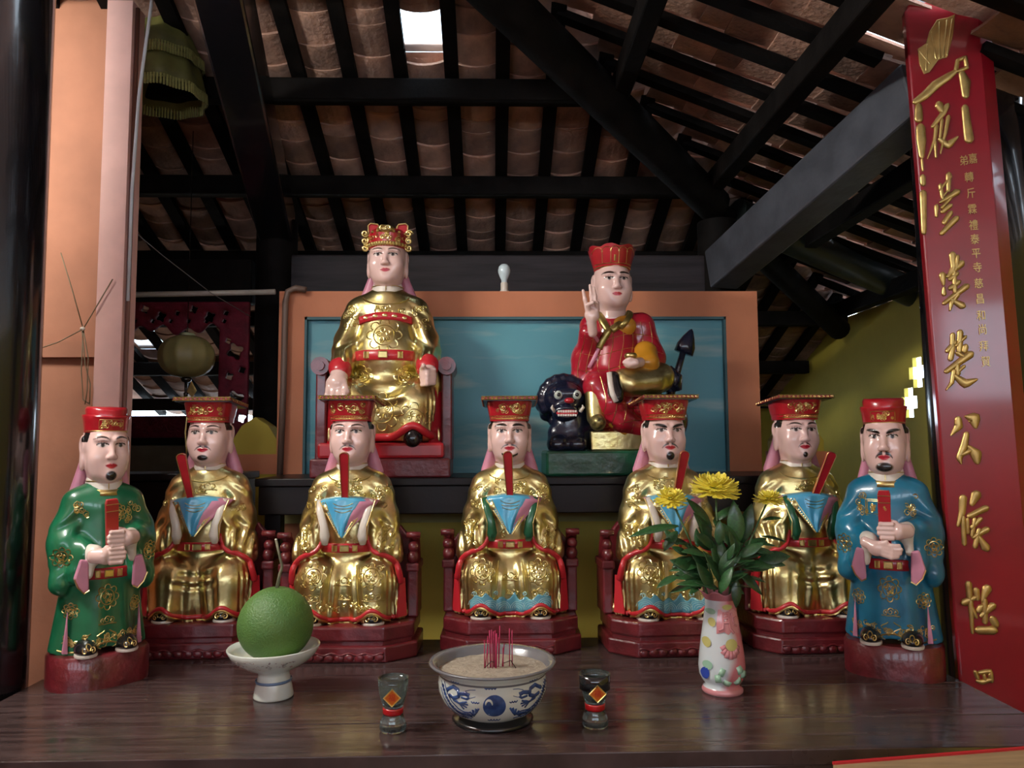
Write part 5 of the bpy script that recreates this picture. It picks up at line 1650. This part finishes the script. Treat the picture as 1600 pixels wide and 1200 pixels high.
# ---- two votive glasses
def glass_cup(px, py, label, tint, dark):
    c = onz(px, py, TZ)
    t = thing('glass_cup', label, 'cup', (c.x, c.y, TZ), 0, 'footed glass cups')
    mg = mat('smoked_glass_' + dark, tint, .06, transm=.92)
    prof = [(.001, .0), (.029, .0), (.033, .006), (.033, .016), (.028, .03), (.0235, .042), (.0235, .056), (.0285, .07), (.0345, .09), (.037, .11), (.038, .127), (.0365, .1275), (.0352, .11), (.0325, .09), (.0265, .072), (.02, .062), (.001, .06)]
    g = MB().lathe(prof, (0, 0, 0), 36, caps=False).build('glass_body', mg, t, smooth=True)
    MB().lathe([(.0242, .041), (.0252, .045), (.0252, .053), (.0246, .057)], (0, 0, 0), 32, caps=False).build('red_band', mat('red_glass_band', (.4, .008, .01), .15, coat=.6), t, smooth=True, solid=.0015)
    if dark == 'dark':
        MB().lathe([(.0383, .092), (.0385, .11), (.039, .1275)], (0, 0, 0), 36, caps=False).build('dark_glaze', mat('black_glaze', (.012, .014, .016), .12, coat=.6), t, smooth=True, solid=.0008)
    e = MB().prism([(0, -.0205), (.021, 0), (0, .0205), (-.021, 0)], -.0012, .0012).build('gold_diamond', mat('amber_gold', (.7, .36, .06), .3, .5), t, bevel=.0005)
    e.location = (.002, -.0375, .089)
    MB().prism([(0, -.0165), (.017, 0), (0, .0165), (-.017, 0)], -.0018, 0).build('orange_field', mat('orange_enamel', (.5, .11, .01), .3), e)
    me = glyph('福').copy(); me.materials.clear(); me.materials.append(mat('red_enamel', (.35, .008, .005), .3))
    o = link('character', me, e); o.rotation_euler = (R(90), 0, 0); o.location = (0, -.0019, 0); o.scale = (.018, .018, .01)
    MB().tube([(.0, -.002, -.0205), (.021, -.002, 0), (0, -.002, .0205), (-.021, -.002, 0), (0, -.002, -.0205)], .0011, 5).build('diamond_rim', M_GOLD2, e)
glass_cup(614, 1141, 'footed smoked glass cup with gold diamond, left of the incense bowl', (.5, .6, .58), 'clear')
glass_cup(930, 1134, 'footed glass cup with black upper glaze, right of the incense bowl', (.42, .5, .48), 'dark')

# ---- footed dish and pomelo
c = onz(426, 1090, TZ)
DX, DY = c.x, c.y + .01
t = thing('footed_dish', 'white porcelain footed dish with painted floral band, under the pomelo', 'dish', (DX, DY, TZ + .0008))
prof = [(.001, .0), (.054, .0), (.055, .004), (.05, .03), (.0475, .04), (.043, .06), (.042, .066), (.05, .073), (.075, .084), (.1, .1), (.118, .118), (.127, .136), (.125, .139), (.115, .122), (.095, .106), (.07, .094), (.001, .09)]
dish = MB().lathe(prof, (0, 0, 0), 56, caps=False).build('dish_body', M_PORC, t, smooth=True)
dish.rotation_euler = (0, R(-.7), 0)
MB().lathe([(.0478, .041), (.0492, .045), (.0487, .049)], (0, 0, 0), 40, caps=False).build('blue_foot_ring', mat('blue_band', (.12, .2, .34), .3, coat=.4), dish, smooth=True, solid=.001)
bv = bvh_of(dish); fl_ = MB(); rr = random.Random(8)
for i in range(46):
    x = rr.uniform(-.085, .085); z = .108 + rr.uniform(-.01, .012) - .0
    emboss(fl_, bv, [(x, z), (x + rr.uniform(-.007, .007), z + rr.uniform(-.006, .006))], rr.uniform(.0012, .0026), lift=-.0006)
tag(fl_.build('painted_sprigs', mat('grey_blue_sprig', (.16, .19, .2), .3, col2=(.3, .16, .14), vscale=90), dish), kind='stuff')
t = thing('pomelo', 'large round green pomelo resting in the footed dish', 'fruit', (DX + .002, DY, TZ + .098))
pm = MB(); rings = []
R_ = .104
for i in range(33):
    a = -math.pi / 2 + math.pi * i / 32
    r_ = max(.0008, R_ * math.cos(a)) * (1 - .03 * math.sin(a)); z = R_ * .98 * math.sin(a) + R_ * .98
    if i > 29: z -= .003
    rings.append([(r_ * math.cos(2 * math.pi * k / 48), r_ * math.sin(2 * math.pi * k / 48), z) for k in range(48)])
pm.loft(rings)
pm.build('rind', mat('pomelo_rind', (.095, .2, .035), .5, col2=(.07, .165, .04), vscale=6, bump=.35, bscale=190), t, smooth=True)
y_ = DY
P = [at(432, 917, y_), at(437, 898, y_), at(441, 885, y_), at(437, 868, y_), at(431, 843, y_)]
P = [p - Vector((DX + .002, DY, TZ + .098)) for p in P]; P[0].z -= .012
MB().tube(P, [.0055, .0045, .0042, .0038, .0036], 8).build('stem', mat('grey_twig', (.2, .19, .12), .8, var=.4, vscale=50), t, smooth=True)
MB().ell(P[-1], (.004, .004, .0025), 8, 6).build('cut_tip', M_CREAM, t, smooth=True)

# ---- vase
c = onz(1129, 1080, TZ)
VX, VY = c.x, c.y
t = thing('flower_vase', 'pink and white glazed relief vase holding the yellow flowers', 'vase', (VX, VY, TZ))
m = bpy.data.materials.new('pink_white_glaze'); m.use_nodes = True
nt = m.node_tree; N = nt.nodes; L = nt.links; p = N['Principled BSDF']; p.inputs['Roughness'].default_value = .16; p.inputs['Coat Weight'].default_value = .5
tc = N.new('ShaderNodeTexCoord'); nz = N.new('ShaderNodeTexNoise'); nz.inputs['Scale'].default_value = 9; nz.inputs['Detail'].default_value = 1
gr = N.new('ShaderNodeSeparateXYZ'); ad = N.new('ShaderNodeMath'); ad.operation = 'MULTIPLY_ADD'; ad.inputs[1].default_value = 7.5
rp = N.new('ShaderNodeValToRGB'); rp.color_ramp.elements[0].position = .4; rp.color_ramp.elements[1].position = .62
rp.color_ramp.elements[0].color = (.6, .66, .68, 1); rp.color_ramp.elements[1].color = (.62, .2, .22, 1)
L.new(tc.outputs['Object'], nz.inputs['Vector']); L.new(tc.outputs['Object'], gr.inputs['Vector']); L.new(gr.outputs['X'], ad.inputs[0]); L.new(nz.outputs['Fac'], ad.inputs[2]); L.new(ad.outputs['Value'], rp.inputs['Fac']); L.new(rp.outputs['Color'], p.inputs['Base Color'])
M_VASE = m
prof = [(.001, 0), (.054, 0), (.056, .006), (.053, .016), (.046, .022), (.056, .034), (.064, .05), (.0655, .075), (.062, .11), (.055, .16), (.047, .21), (.0425, .24), (.044, .258)]
vb = MB().lathe(prof, (0, 0, 0), 48, caps=False).build('vase_body', M_VASE, t, smooth=True)
n = 48; rings = []
for (r_, z, a_) in ((.044, .258, 0), (.0475, .266, .002), (.053, .276, .005), (.056, .281, .007), (.053, .279, .006), (.044, .264, 0), (.04, .25, 0)):
    rings.append([((r_ + a_ * math.cos(6 * q)) * math.cos(q), (r_ + a_ * math.cos(6 * q)) * math.sin(q), z + a_ * .9 * math.cos(6 * q)) for q in [2 * math.pi * k / n for k in range(n)]])
MB().loft(rings, False, False).build('scalloped_lip', mat('mauve_pink_glaze', (.45, .15, .17), .2, coat=.5), t, smooth=True)
MB().lathe([(.0535, .0), (.0575, .004), (.0575, .01), (.054, .016)], (0, 0, 0), 40, caps=False).build('foot_ring', mat('pink_glaze', (.6, .24, .26), .2, coat=.5), t, smooth=True)
bv = bvh_of(vb)
M_VP = MATS['pink_glaze']
o = patch([(-.018, .235), (.024, .235), (.034, .225), (.036, .17), (.012, .175), (.004, .168), (-.006, .176), (-.026, .17), (-.024, .2)], bv, .003, 'relief_plaque', M_VP, vb)
rl = MB()
for P in ([(-.006, .225), (-.008, .185), (-.02, .18)], [(.006, .23), (.01, .185), (.02, .172)], [(-.006, .226), (.006, .226)], [(-.007, .213), (.007, .213)], [(-.007, .2), (.008, .2)], [(.016, .226), (.02, .2)], [(.022, .21), (.03, .214)], [(.02, .195), (.03, .19)]):
    emboss(rl, bv, curve(P, 5), .0032, 6, lift=.003)
tag(rl.build('raised_character', M_VP, o, smooth=True), kind='stuff')
M_PY = mat('pale_yellow_glaze', (.5, .46, .16), .25, coat=.4); M_PG = mat('pale_green_glaze', (.3, .5, .36), .22, coat=.4)
fm = MB()
for k in range(7):
    a = R(180 + 30 * k)
    emboss(fm, bv, [(.008 + .012 * math.cos(a), .138 + .012 * math.sin(a)), (.008 + .026 * math.cos(a), .13 + .026 * math.sin(a))], .008, 8, lift=-.003)
fm.build('lotus_petals', M_VP, vb, smooth=True)
patch(circle(.01, .142, .016, 16)[:-1], bv, .005, 'flower_centre', M_PY, vb)
lm = MB()
for (x, z, a) in ((-.02, .052, 200), (.0, .045, 250), (.022, .05, 300), (.036, .062, 340), (-.012, .066, 150), (.025, .07, 30)):
    emboss(lm, bv, [(x, z), (x + .016 * math.cos(R(a)), z + .012 * math.sin(R(a)))], .0135, 8, lift=-.006)
lm.build('lotus_leaf', M_PG, vb, smooth=True)
for (x, z, w, h, m_, nm) in ((.006, .242, .014, .008, M_PY, 'coin_relief'), (-.034, .2, .008, .012, M_PY, 'coin_relief'), (-.048, .145, .008, .014, M_PY, 'coin_relief'), (-.034, .228, .01, .008, M_PG, 'leaf_relief'), (-.05, .085, .01, .012, M_PG, 'leaf_relief')):
    patch([(x + w * math.cos(2 * math.pi * i / 12), z + h * math.sin(2 * math.pi * i / 12)) for i in range(12)], bv, .003, nm, m_, vb)
patch([(-.055 + .008 * math.cos(2 * math.pi * i / 12), .062 + .016 * math.sin(2 * math.pi * i / 12)) for i in range(12)], bv, .003, 'blue_relief', mat('royal_blue_glaze', (.03, .07, .4), .2, coat=.4), vb)

# ---- flowers and foliage
M_LEAF = mat('leaf_green', (.03, .105, .03), .4, col2=(.018, .06, .02), vscale=20, coat=.2, objrand=.35)
M_STEM = mat('stem_green', (.07, .14, .05), .5)
M_PETAL = mat('yellow_petal', (.82, .74, .1), .5, col2=(.75, .6, .05), vscale=30)
def leaf_mesh():
    mb = MB(); V = []; Fc = []
    n = 7
    for i in range(n + 1):
        f = i / n; w = .5 * math.sin(math.pi * min(1, f * .93 + .05)) ** .9 * (1 - .25 * f)
        if i == n: w = .01
        bend = -.22 * f * f
        for s, dz in ((-1, .12), (0, 0), (1, .12)):
            V.append((s * w * .34, f, bend + dz * w * .5))
    for i in range(n):
        for j in range(2):
            a = i * 3 + j; Fc.append((a, a + 1, a + 4, a + 3))
    mb.add(V, Fc)
    me = bpy.data.meshes.new('leaf'); me.from_pydata(mb.v, [], mb.f); me.update()
    me.polygons.foreach_set('use_smooth', [True] * len(me.polygons)); me.materials.append(M_LEAF)
    return me
LEAF = leaf_mesh()
def leaf(parent, base, tip, width=1.0, roll=0.0):
    base, tip = Vector(base), Vector(tip)
    d = tip - base; Ln = d.length
    o = link('leaf', LEAF, parent)
    d.normalize()
    up = Vector((0, -.6, 1)); s_ = d.cross(up).normalized(); u_ = s_.cross(d)
    M3 = Matrix((s_, d, u_)).transposed() @ Matrix.Rotation(roll, 3, 'Y')
    o.location = base - parent.location
    o.rotation_euler = M3.to_euler(); o.scale = (Ln * width * 1.4, Ln, Ln * .8)
    k = o.modifiers.new('thickness', 'SOLIDIFY'); k.thickness = .012; k.offset = 0
    return o
def bloom(t, cw, r, tilt, yaw, seed):
    rnd = random.Random(seed); mb = MB()
    Mr = Matrix.Rotation(yaw, 3, 'Z') @ Matrix.Rotation(tilt, 3, 'X')
    for ring, (n, lift, ln) in enumerate(((24, R(-14), 1.0), (22, R(4), .93), (18, R(24), .8), (14, R(45), .62), (9, R(66), .42))):
        for k in range(n):
            a = 2 * math.pi * (k + .5 * (ring % 2)) / n + rnd.uniform(-.08, .08)
            e = lift + rnd.uniform(-.12, .12); l_ = r * ln * rnd.uniform(.88, 1.08); w = r * .105
            d = Vector((math.cos(a) * math.cos(e), math.sin(a) * math.cos(e), math.sin(e)))
            s_ = Vector((-math.sin(a), math.cos(a), 0)); u_ = d.cross(s_)
            V = []
            for f, ww, dz in ((.08, .45, 0), (.5, 1.0, .03), (.85, .9, .0), (1.0, .3, -.06)):
                for q in (-1, 1): V.append(Mr @ (d * l_ * f + s_ * w * ww * q - u_ * (dz * r) + Vector((0, 0, .01 * r))))
            V2 = [v + Mr @ (u_ * r * .025) for v in V]
            n0 = 8
            Fc = [(0, 1, 3, 2), (2, 3, 5, 4), (4, 5, 7, 6)] + [(n0 + 1, n0, n0 + 2, n0 + 3), (n0 + 3, n0 + 2, n0 + 4, n0 + 5), (n0 + 5, n0 + 4, n0 + 6, n0 + 7)]
            Fc += [(i, i + 2, n0 + i + 2, n0 + i) for i in (0, 2, 4)] + [(i + 2, i, n0 + i, n0 + i + 2) for i in (1, 3, 5)] + [(6, 7, n0 + 7, n0 + 6)]
            mb.add([v + cw for v in V + V2], Fc)
    tag(mb.build('petals', M_PETAL, t), kind='stuff')
    MB().ell(cw + Mr @ Vector((0, 0, -.04 * r)), (r * .28, r * .28, r * .16), 12, 8).build('calyx', M_STEM, t, smooth=True)
neck = Vector((VX, VY, TZ + .265))
def stem_pts(p): 
    p = Vector(p); a = neck + Vector((max(-.025, min(.025, (p.x - neck.x) * .3)), max(-.02, min(.02, (p.y - neck.y) * .3)), -.05))
    m_ = a.lerp(p, .55) + Vector((0, 0, .03))
    return [a, a.lerp(m_, .5) + Vector((0, 0, .01)), m_, p]
def flower(px, py, dy, r, tilt, yaw, label, seed, leaves):
    h = at(px, py, VY + dy); t = thing('chrysanthemum', label, 'flower', neck)
    P = [q - neck for q in stem_pts(h)]
    MB().tube(P, [.0035, .0032, .003, .003], 8).build('stem', M_STEM, t, smooth=True)
    bloom(t, h - neck, r, tilt, yaw, seed)
    for (bx_, by_, tx_, ty_, d_, w_) in leaves:
        leaf(t, at(bx_, by_, VY + d_), at(tx_, ty_, VY + d_ - .02), w_)
flower(1118, 762, -.02, .074, R(16), R(10), 'large yellow chrysanthemum at the top of the vase bouquet', 1,
       [(1112, 830, 1082, 776, .0, 1.0), (1115, 815, 1150, 785, .01, .9), (1112, 850, 1092, 800, -.02, 1.0), (1125, 870, 1160, 850, .0, 1.0)])
flower(1048, 778, -.04, .047, R(24), R(-12), 'smaller yellow chrysanthemum leaning left in the vase', 2,
       [(1060, 822, 984, 828, -.05, .55), (1058, 830, 1036, 858, -.03, 1.1), (1075, 850, 1040, 838, -.03, 1.0), (1082, 870, 1050, 882, -.03, .9)])
flower(1201, 779, .0, .045, R(8), R(16), 'small yellow chrysanthemum leaning right in the vase', 3,
       [(1190, 838, 1230, 842, .0, .5), (1192, 812, 1222, 806, .0, .8), (1186, 850, 1212, 850, -.02, .7)])
FOL = [
 ('leafy green spray with upright pale tip right of the large bloom', [(1152, 850, 1148, 784, -.03, .95), (1160, 848, 1172, 788, -.02, .9), (1156, 860, 1122, 812, -.04, 1.1), (1150, 870, 1145, 828, -.05, .9), (1165, 862, 1192, 842, -.03, 1.0), (1160, 880, 1212, 882, -.04, .8), (1155, 895, 1195, 925, -.05, 1.1), (1150, 905, 1152, 950, -.06, .9), (1160, 870, 1200, 858, .0, .9)]),
 ('leafy green spray at the left front of the vase bouquet', [(1100, 900, 1052, 872, -.04, 1.0), (1098, 912, 1046, 918, -.04, .8), (1105, 890, 1080, 850, -.03, 1.0), (1110, 915, 1060, 905, -.06, .8), (1108, 880, 1070, 840, -.02, 1.1), (1112, 920, 1094, 880, -.07, 1.1)]),
 ('dense leafy green spray in the middle of the vase bouquet', [(1125, 910, 1108, 860, -.06, 1.1), (1130, 905, 1140, 858, -.06, 1.1), (1128, 915, 1165, 890, -.07, 1.0), (1125, 895, 1118, 845, -.04, 1.0), (1135, 915, 1172, 912, -.05, 1.0), (1122, 920, 1090, 905, -.07, 1.0), (1130, 890, 1156, 868, -.04, 1.0), (1120, 870, 1096, 832, .0, 1.0), (1126, 925, 1140, 885, -.08, 1.1), (1118, 905, 1085, 890, -.05, 1.1)]),
]
for lab, lv in FOL:
    t = thing('foliage_spray', lab, 'foliage', neck, 0, 'green sprays in the vase')
    tipx = sum(l[0] for l in lv) / len(lv); tipy = min(l[1] for l in lv)
    P = [q - neck for q in stem_pts(at(tipx, tipy, VY - .03))]
    MB().tube(P, .003, 8).build('stem', M_STEM, t, smooth=True)
    for l in lv: leaf(t, at(l[0], l[1], VY + l[4]), at(l[2], l[3], VY + l[4] - .02), l[5], random.uniform(-.5, .5))
    rnd = random.Random(len(lv))
    for q in range(16):
        px_ = rnd.gauss(1122, 34); py_ = rnd.uniform(845, 915); b0 = at(px_, py_, VY + rnd.uniform(-.07, .03)); an = math.atan2(902 - py_, (px_ - 1125) * 1.0) + rnd.uniform(-.7, .7); ln_ = rnd.uniform(.05, .085)
        leaf(t, b0, b0 + Vector((math.cos(an) * ln_, rnd.uniform(-.04, .02), math.sin(an) * ln_ * .8)), rnd.uniform(.8, 1.15), rnd.uniform(-.6, .6))
    for q in range(0):
        a = rnd.random(); b0 = Vector(P[1]).lerp(Vector(P[3]), a) + neck
        an = rnd.uniform(0, 6.28)
        leaf(t, b0, b0 + Vector((math.cos(an) * .06, math.sin(an) * .05 - .01, rnd.uniform(.0, .05))), rnd.uniform(.8, 1.2), rnd.uniform(-.6, .6))

# ================================================================== BULB, LANTERN, SCREEN, CANOPY
bp_ = at(788, 455, WY + .05)
t = thing('light_bulb', 'unlit frosted light bulb in a socket on top of the orange wall', 'light bulb', (bp_.x, WY + .05, wtop))
MB().lathe([(.02, 0), (.02, .012), (.0165, .014), (.0165, .045), (.014, .05)], (0, 0, 0), 24).build('socket', M_CREAM, t, smooth=True, auto=40)
MB().lathe([(.013, .045), (.0135, .06), (.021, .076), (.0275, .094), (.0285, .106), (.025, .122), (.015, .133), (.001, .136)], (0, 0, 0), 28, caps=False).build('bulb', mat('frosted_bulb', (.62, .74, .78), .25, coat=.5), t, smooth=True)

LD = 3.45
lc = at(292, 557, LD)
t = thing('silk_lantern', 'olive gold ribbed silk lantern hanging before the red carved screen', 'lantern', lc)
n = 72; rings = []
for i in range(17):
    a = -math.pi / 2 + math.pi * (i + .8) / 17.6
    r_ = .122 * math.cos(a) ** .8; z = .095 * math.sin(a)
    rings.append([(r_ * (1 - .045 * abs(math.sin(6 * q))) * math.cos(q), r_ * (1 - .045 * abs(math.sin(6 * q))) * math.sin(q), z) for q in [2 * math.pi * k / n for k in range(n)]])
MB().loft(rings).build('silk_shade', mat('olive_silk', (.26, .23, .09), .45, var=.25, vscale=14), t, smooth=True)
MB().lathe([(.03, .088), (.034, .1), (.026, .106)], (0, 0, 0), 20).build('top_cap', mat('pale_green_cap', (.3, .33, .2), .5), t, smooth=True)
MB().tube([(0, 0, .1), (0, 0, rear_z(LD) - .05 - lc.z)], .002, 6).build('cord', M_BLACK, t)
MB().lathe([(.018, -.093), (.024, -.1), (.02, -.112), (.008, -.118), (.006, -.16), (.011, -.165), (.009, -.178), (.001, -.182)], (0, 0, 0), 16).build('bottom_finial', M_BLACK, t, smooth=True)
MB().prism([(.03, -.11), (.055, -.155), (.035, -.185), (.012, -.16)], -.02, -.014).build('gilt_pendant', M_GOLD2, t, bevel=.002)
MB().tube([(.0, -.01, -.18), (.012, -.01, -.26), (.006, -.01, -.34), (.014, -.01, -.42), (.01, -.01, -.46)], .004, 6).build('tassel', M_GOLD2, t, smooth=True)

# red carved screen: slab with pierced openings
SD = 3.69
s0 = at(186, 472, SD); s1 = at(391, 472, SD)
zt = s0.z; zb = at(300, 752, SD).z; xl_, xr_ = s0.x, s1.x
S = SDF((xl_ - .02, -.03, zb - .02), (xr_ + .02, .03, zt + .02), .0065)
X, Z = S.X, S.Z
stile = np.maximum(np.abs(X - (xr_ - .07)) - .07, np.maximum(zb - Z, Z - zt))
lip = .018 * np.sin(X * 55) + .012 * np.sin(X * 23 + 1)
rail = np.maximum(np.maximum(zt - .135 + lip - Z, Z - zt), np.maximum(xl_ - X, X - xr_))
d2 = np.minimum(stile, rail)
rnd = random.Random(2)
for (x, z, r_) in [(xr_ - .065, zt - .24, .034), (xr_ - .06, zt - .47, .036), (xr_ - .09, zt - .36, .017), (xr_ - .03, zt - .33, .016), (xr_ - .03, zt - .56, .02), (xr_ - .1, zt - .56, .018), (xr_ - .1, zt - .19, .014)] + [(xl_ + .05 + i * .077, zt - .055 + .02 * math.sin(i * 2.1), .013 + .01 * (i % 3) / 2) for i in range(7)] + [(xl_ + .08 + i * .085, zt - .095, .011) for i in range(6)]:
    d2 = np.maximum(d2, r_ * (1 + .25 * np.sin(4 * np.arctan2(Z - z, X - x))) - np.sqrt((X - x) ** 2 + (Z - z) ** 2))
S.D = np.maximum(d2 + 0 * S.Y, np.abs(S.Y) - .014 + 0 * X).astype(np.float32)
o = S.build('carved_screen', mat('crimson_carving', (.15, .01, .025), .65, spec=.25, var=.4, vscale=20, bump=.4, bscale=40))
o.location = (0, SD, 0)
tag(o, 'red pierced carved screen framing the roof beyond, upper left', 'screen')
rr = random.Random(3)
a = at(262, 712, 4.6)
t = thing('back_altar', 'dim altar block topped by a red carved board behind the leftmost statues', 'altar', (a.x, 4.7, 0))
zt_ = at(262, 684, 4.6).z
MB().span((-.6, -.1, 0), (.5, .3, zt_ - .04)).build('body', mat('grey_brown_plaster', (.16, .13, .09), .8, var=.4, vscale=6), t, bevel=.01)
MB().span((-.65, -.14, zt_ - .04), (.55, .32, zt_)).build('top', M_DWOOD, t, bevel=.006)
cp = MB().box((0, -.08, zt_ + .065), (.8, .03, .13)).build('carved_board', MATS['crimson_carving'], t, bevel=.005)
g = MB()
for P in scroll(0, zt_ + .065, .36, .04, 40, rr, .02, .04): g.tube([(x, -.097, z) for x, z in P], .007, 5)
tag(g.build('carved_scrolls', MATS['crimson_carving'], cp, smooth=True), kind='stuff')

# fringed canopy hanging high at the left
CDp = 3.05
cc = at(255, 68, CDp)
t = thing('fringed_canopy', 'olive green silk canopy with fringed tiers hanging high at the left', 'canopy', cc)
M_SILK = mat('olive_silk_dark', (.13, .125, .03), .6, var=.4, vscale=12)
M_FRG = mat('fringe_gold_green', (.26, .25, .08), .6, var=.3, vscale=60)
def skirt(r0, z0, r1, z1, nm):
    n = 64
    rg = lambda r, z: [(r * (1 + .04 * math.sin(9 * q)) * math.cos(q), r * (1 + .04 * math.sin(9 * q)) * math.sin(q), z) for q in [2 * math.pi * k / n for k in range(n)]]
    o = MB().loft([rg(r0 + (r1 - r0) * f, z0 + (z1 - z0) * f) for f in (0, .3, .6, 1)], False, False).build(nm, M_SILK, t, smooth=True, solid=.004)
    g = MB()
    for k in range(90):
        q = 2 * math.pi * k / 90; rr_ = r1 * (1 + .04 * math.sin(9 * q))
        g.tube([(rr_ * math.cos(q), rr_ * math.sin(q), z1 + .008), (rr_ * 1.02 * math.cos(q), rr_ * 1.02 * math.sin(q), z1 - .035)], .0045, 5)
    tag(g.build('fringe', M_FRG, o), kind='stuff')
skirt(.04, .16, .15, -.07, 'upper_tier')
skirt(.135, -.08, .165, -.21, 'lower_tier')
MB().tube([(0, 0, .15), (0, 0, max(.2, rear_z(CDp) - cc.z - .02))], .004, 6).build('cord', M_BLACK, t)

# knotted cords at the left, pale counter corner in the foreground
t = thing('knotted_cords', 'knotted bundle of thin cords hanging beside the left column', 'cord', at(130, 514, 2.74))
k0 = at(130, 514, 2.74)
for i, P in enumerate(([(130, 514), (112, 450), (95, 395)], [(130, 514), (150, 480), (176, 436)], [(130, 514), (90, 535), (60, 545)], [(130, 514), (127, 580), (130, 625), (141, 632)], [(130, 514), (138, 560), (136, 610), (133, 632)], [(128, 514), (133, 570), (141, 600), (140, 630)])):
    MB().tube([at(*q, 2.742) - k0 for q in P], .0022, 6).build('cord', mat('tan_cord', (.2, .15, .09), .7), t, smooth=True)
MB().ell((0, -.004, 0), (.009, .008, .008), 10, 8).build('knot', M_CREAM, t, smooth=True)
o = MB().tube([at(205, 358, 2.83), at(255, 400, 2.95), at(330, 458, 3.2), at(392, 495, 3.4)], .0018, 5).build('hanging_wire', mat('grey_wire', (.12, .12, .12), .6), smooth=True)
tag(o, 'thin grey wire sagging from the conduit across the screen', 'wire')
a = onz(1385, 1197, .93); b_ = onz(1608, 1179, .93)
t = thing('wood_counter', 'pale wood counter corner in front of the altar table, lower right', 'counter', (0, 0, 0))
d = (b_ - a); d.z = 0; dn = d.normalized(); fw = Vector((dn.y, -dn.x, 0))
A_ = a - dn * .12; B_ = b_ + dn * .5
MB().loft([[A_, B_, B_ + fw * .22, A_ + fw * .22][::-1], [p + Vector((0, 0, .012)) for p in (A_, B_, B_ + fw * .22, A_ + fw * .22)][::-1]]).build('top', mat('pale_wood', (.42, .3, .16), .5, var=.25, vscale=10, stretch=(1, 6, 1)), t)
MB().tube([A_ + Vector((0, 0, .014)), B_ + Vector((0, 0, .014))], .004, 6).build('red_edge', M_REDT, t)
C_ = A_ + fw * .15 + dn * .05; E_ = B_ + fw * .15 - dn * .05
for p in (C_, E_): MB().box((p.x, p.y, .465), (.05, .05, .93)).build('leg', MATS['pale_wood'], t)
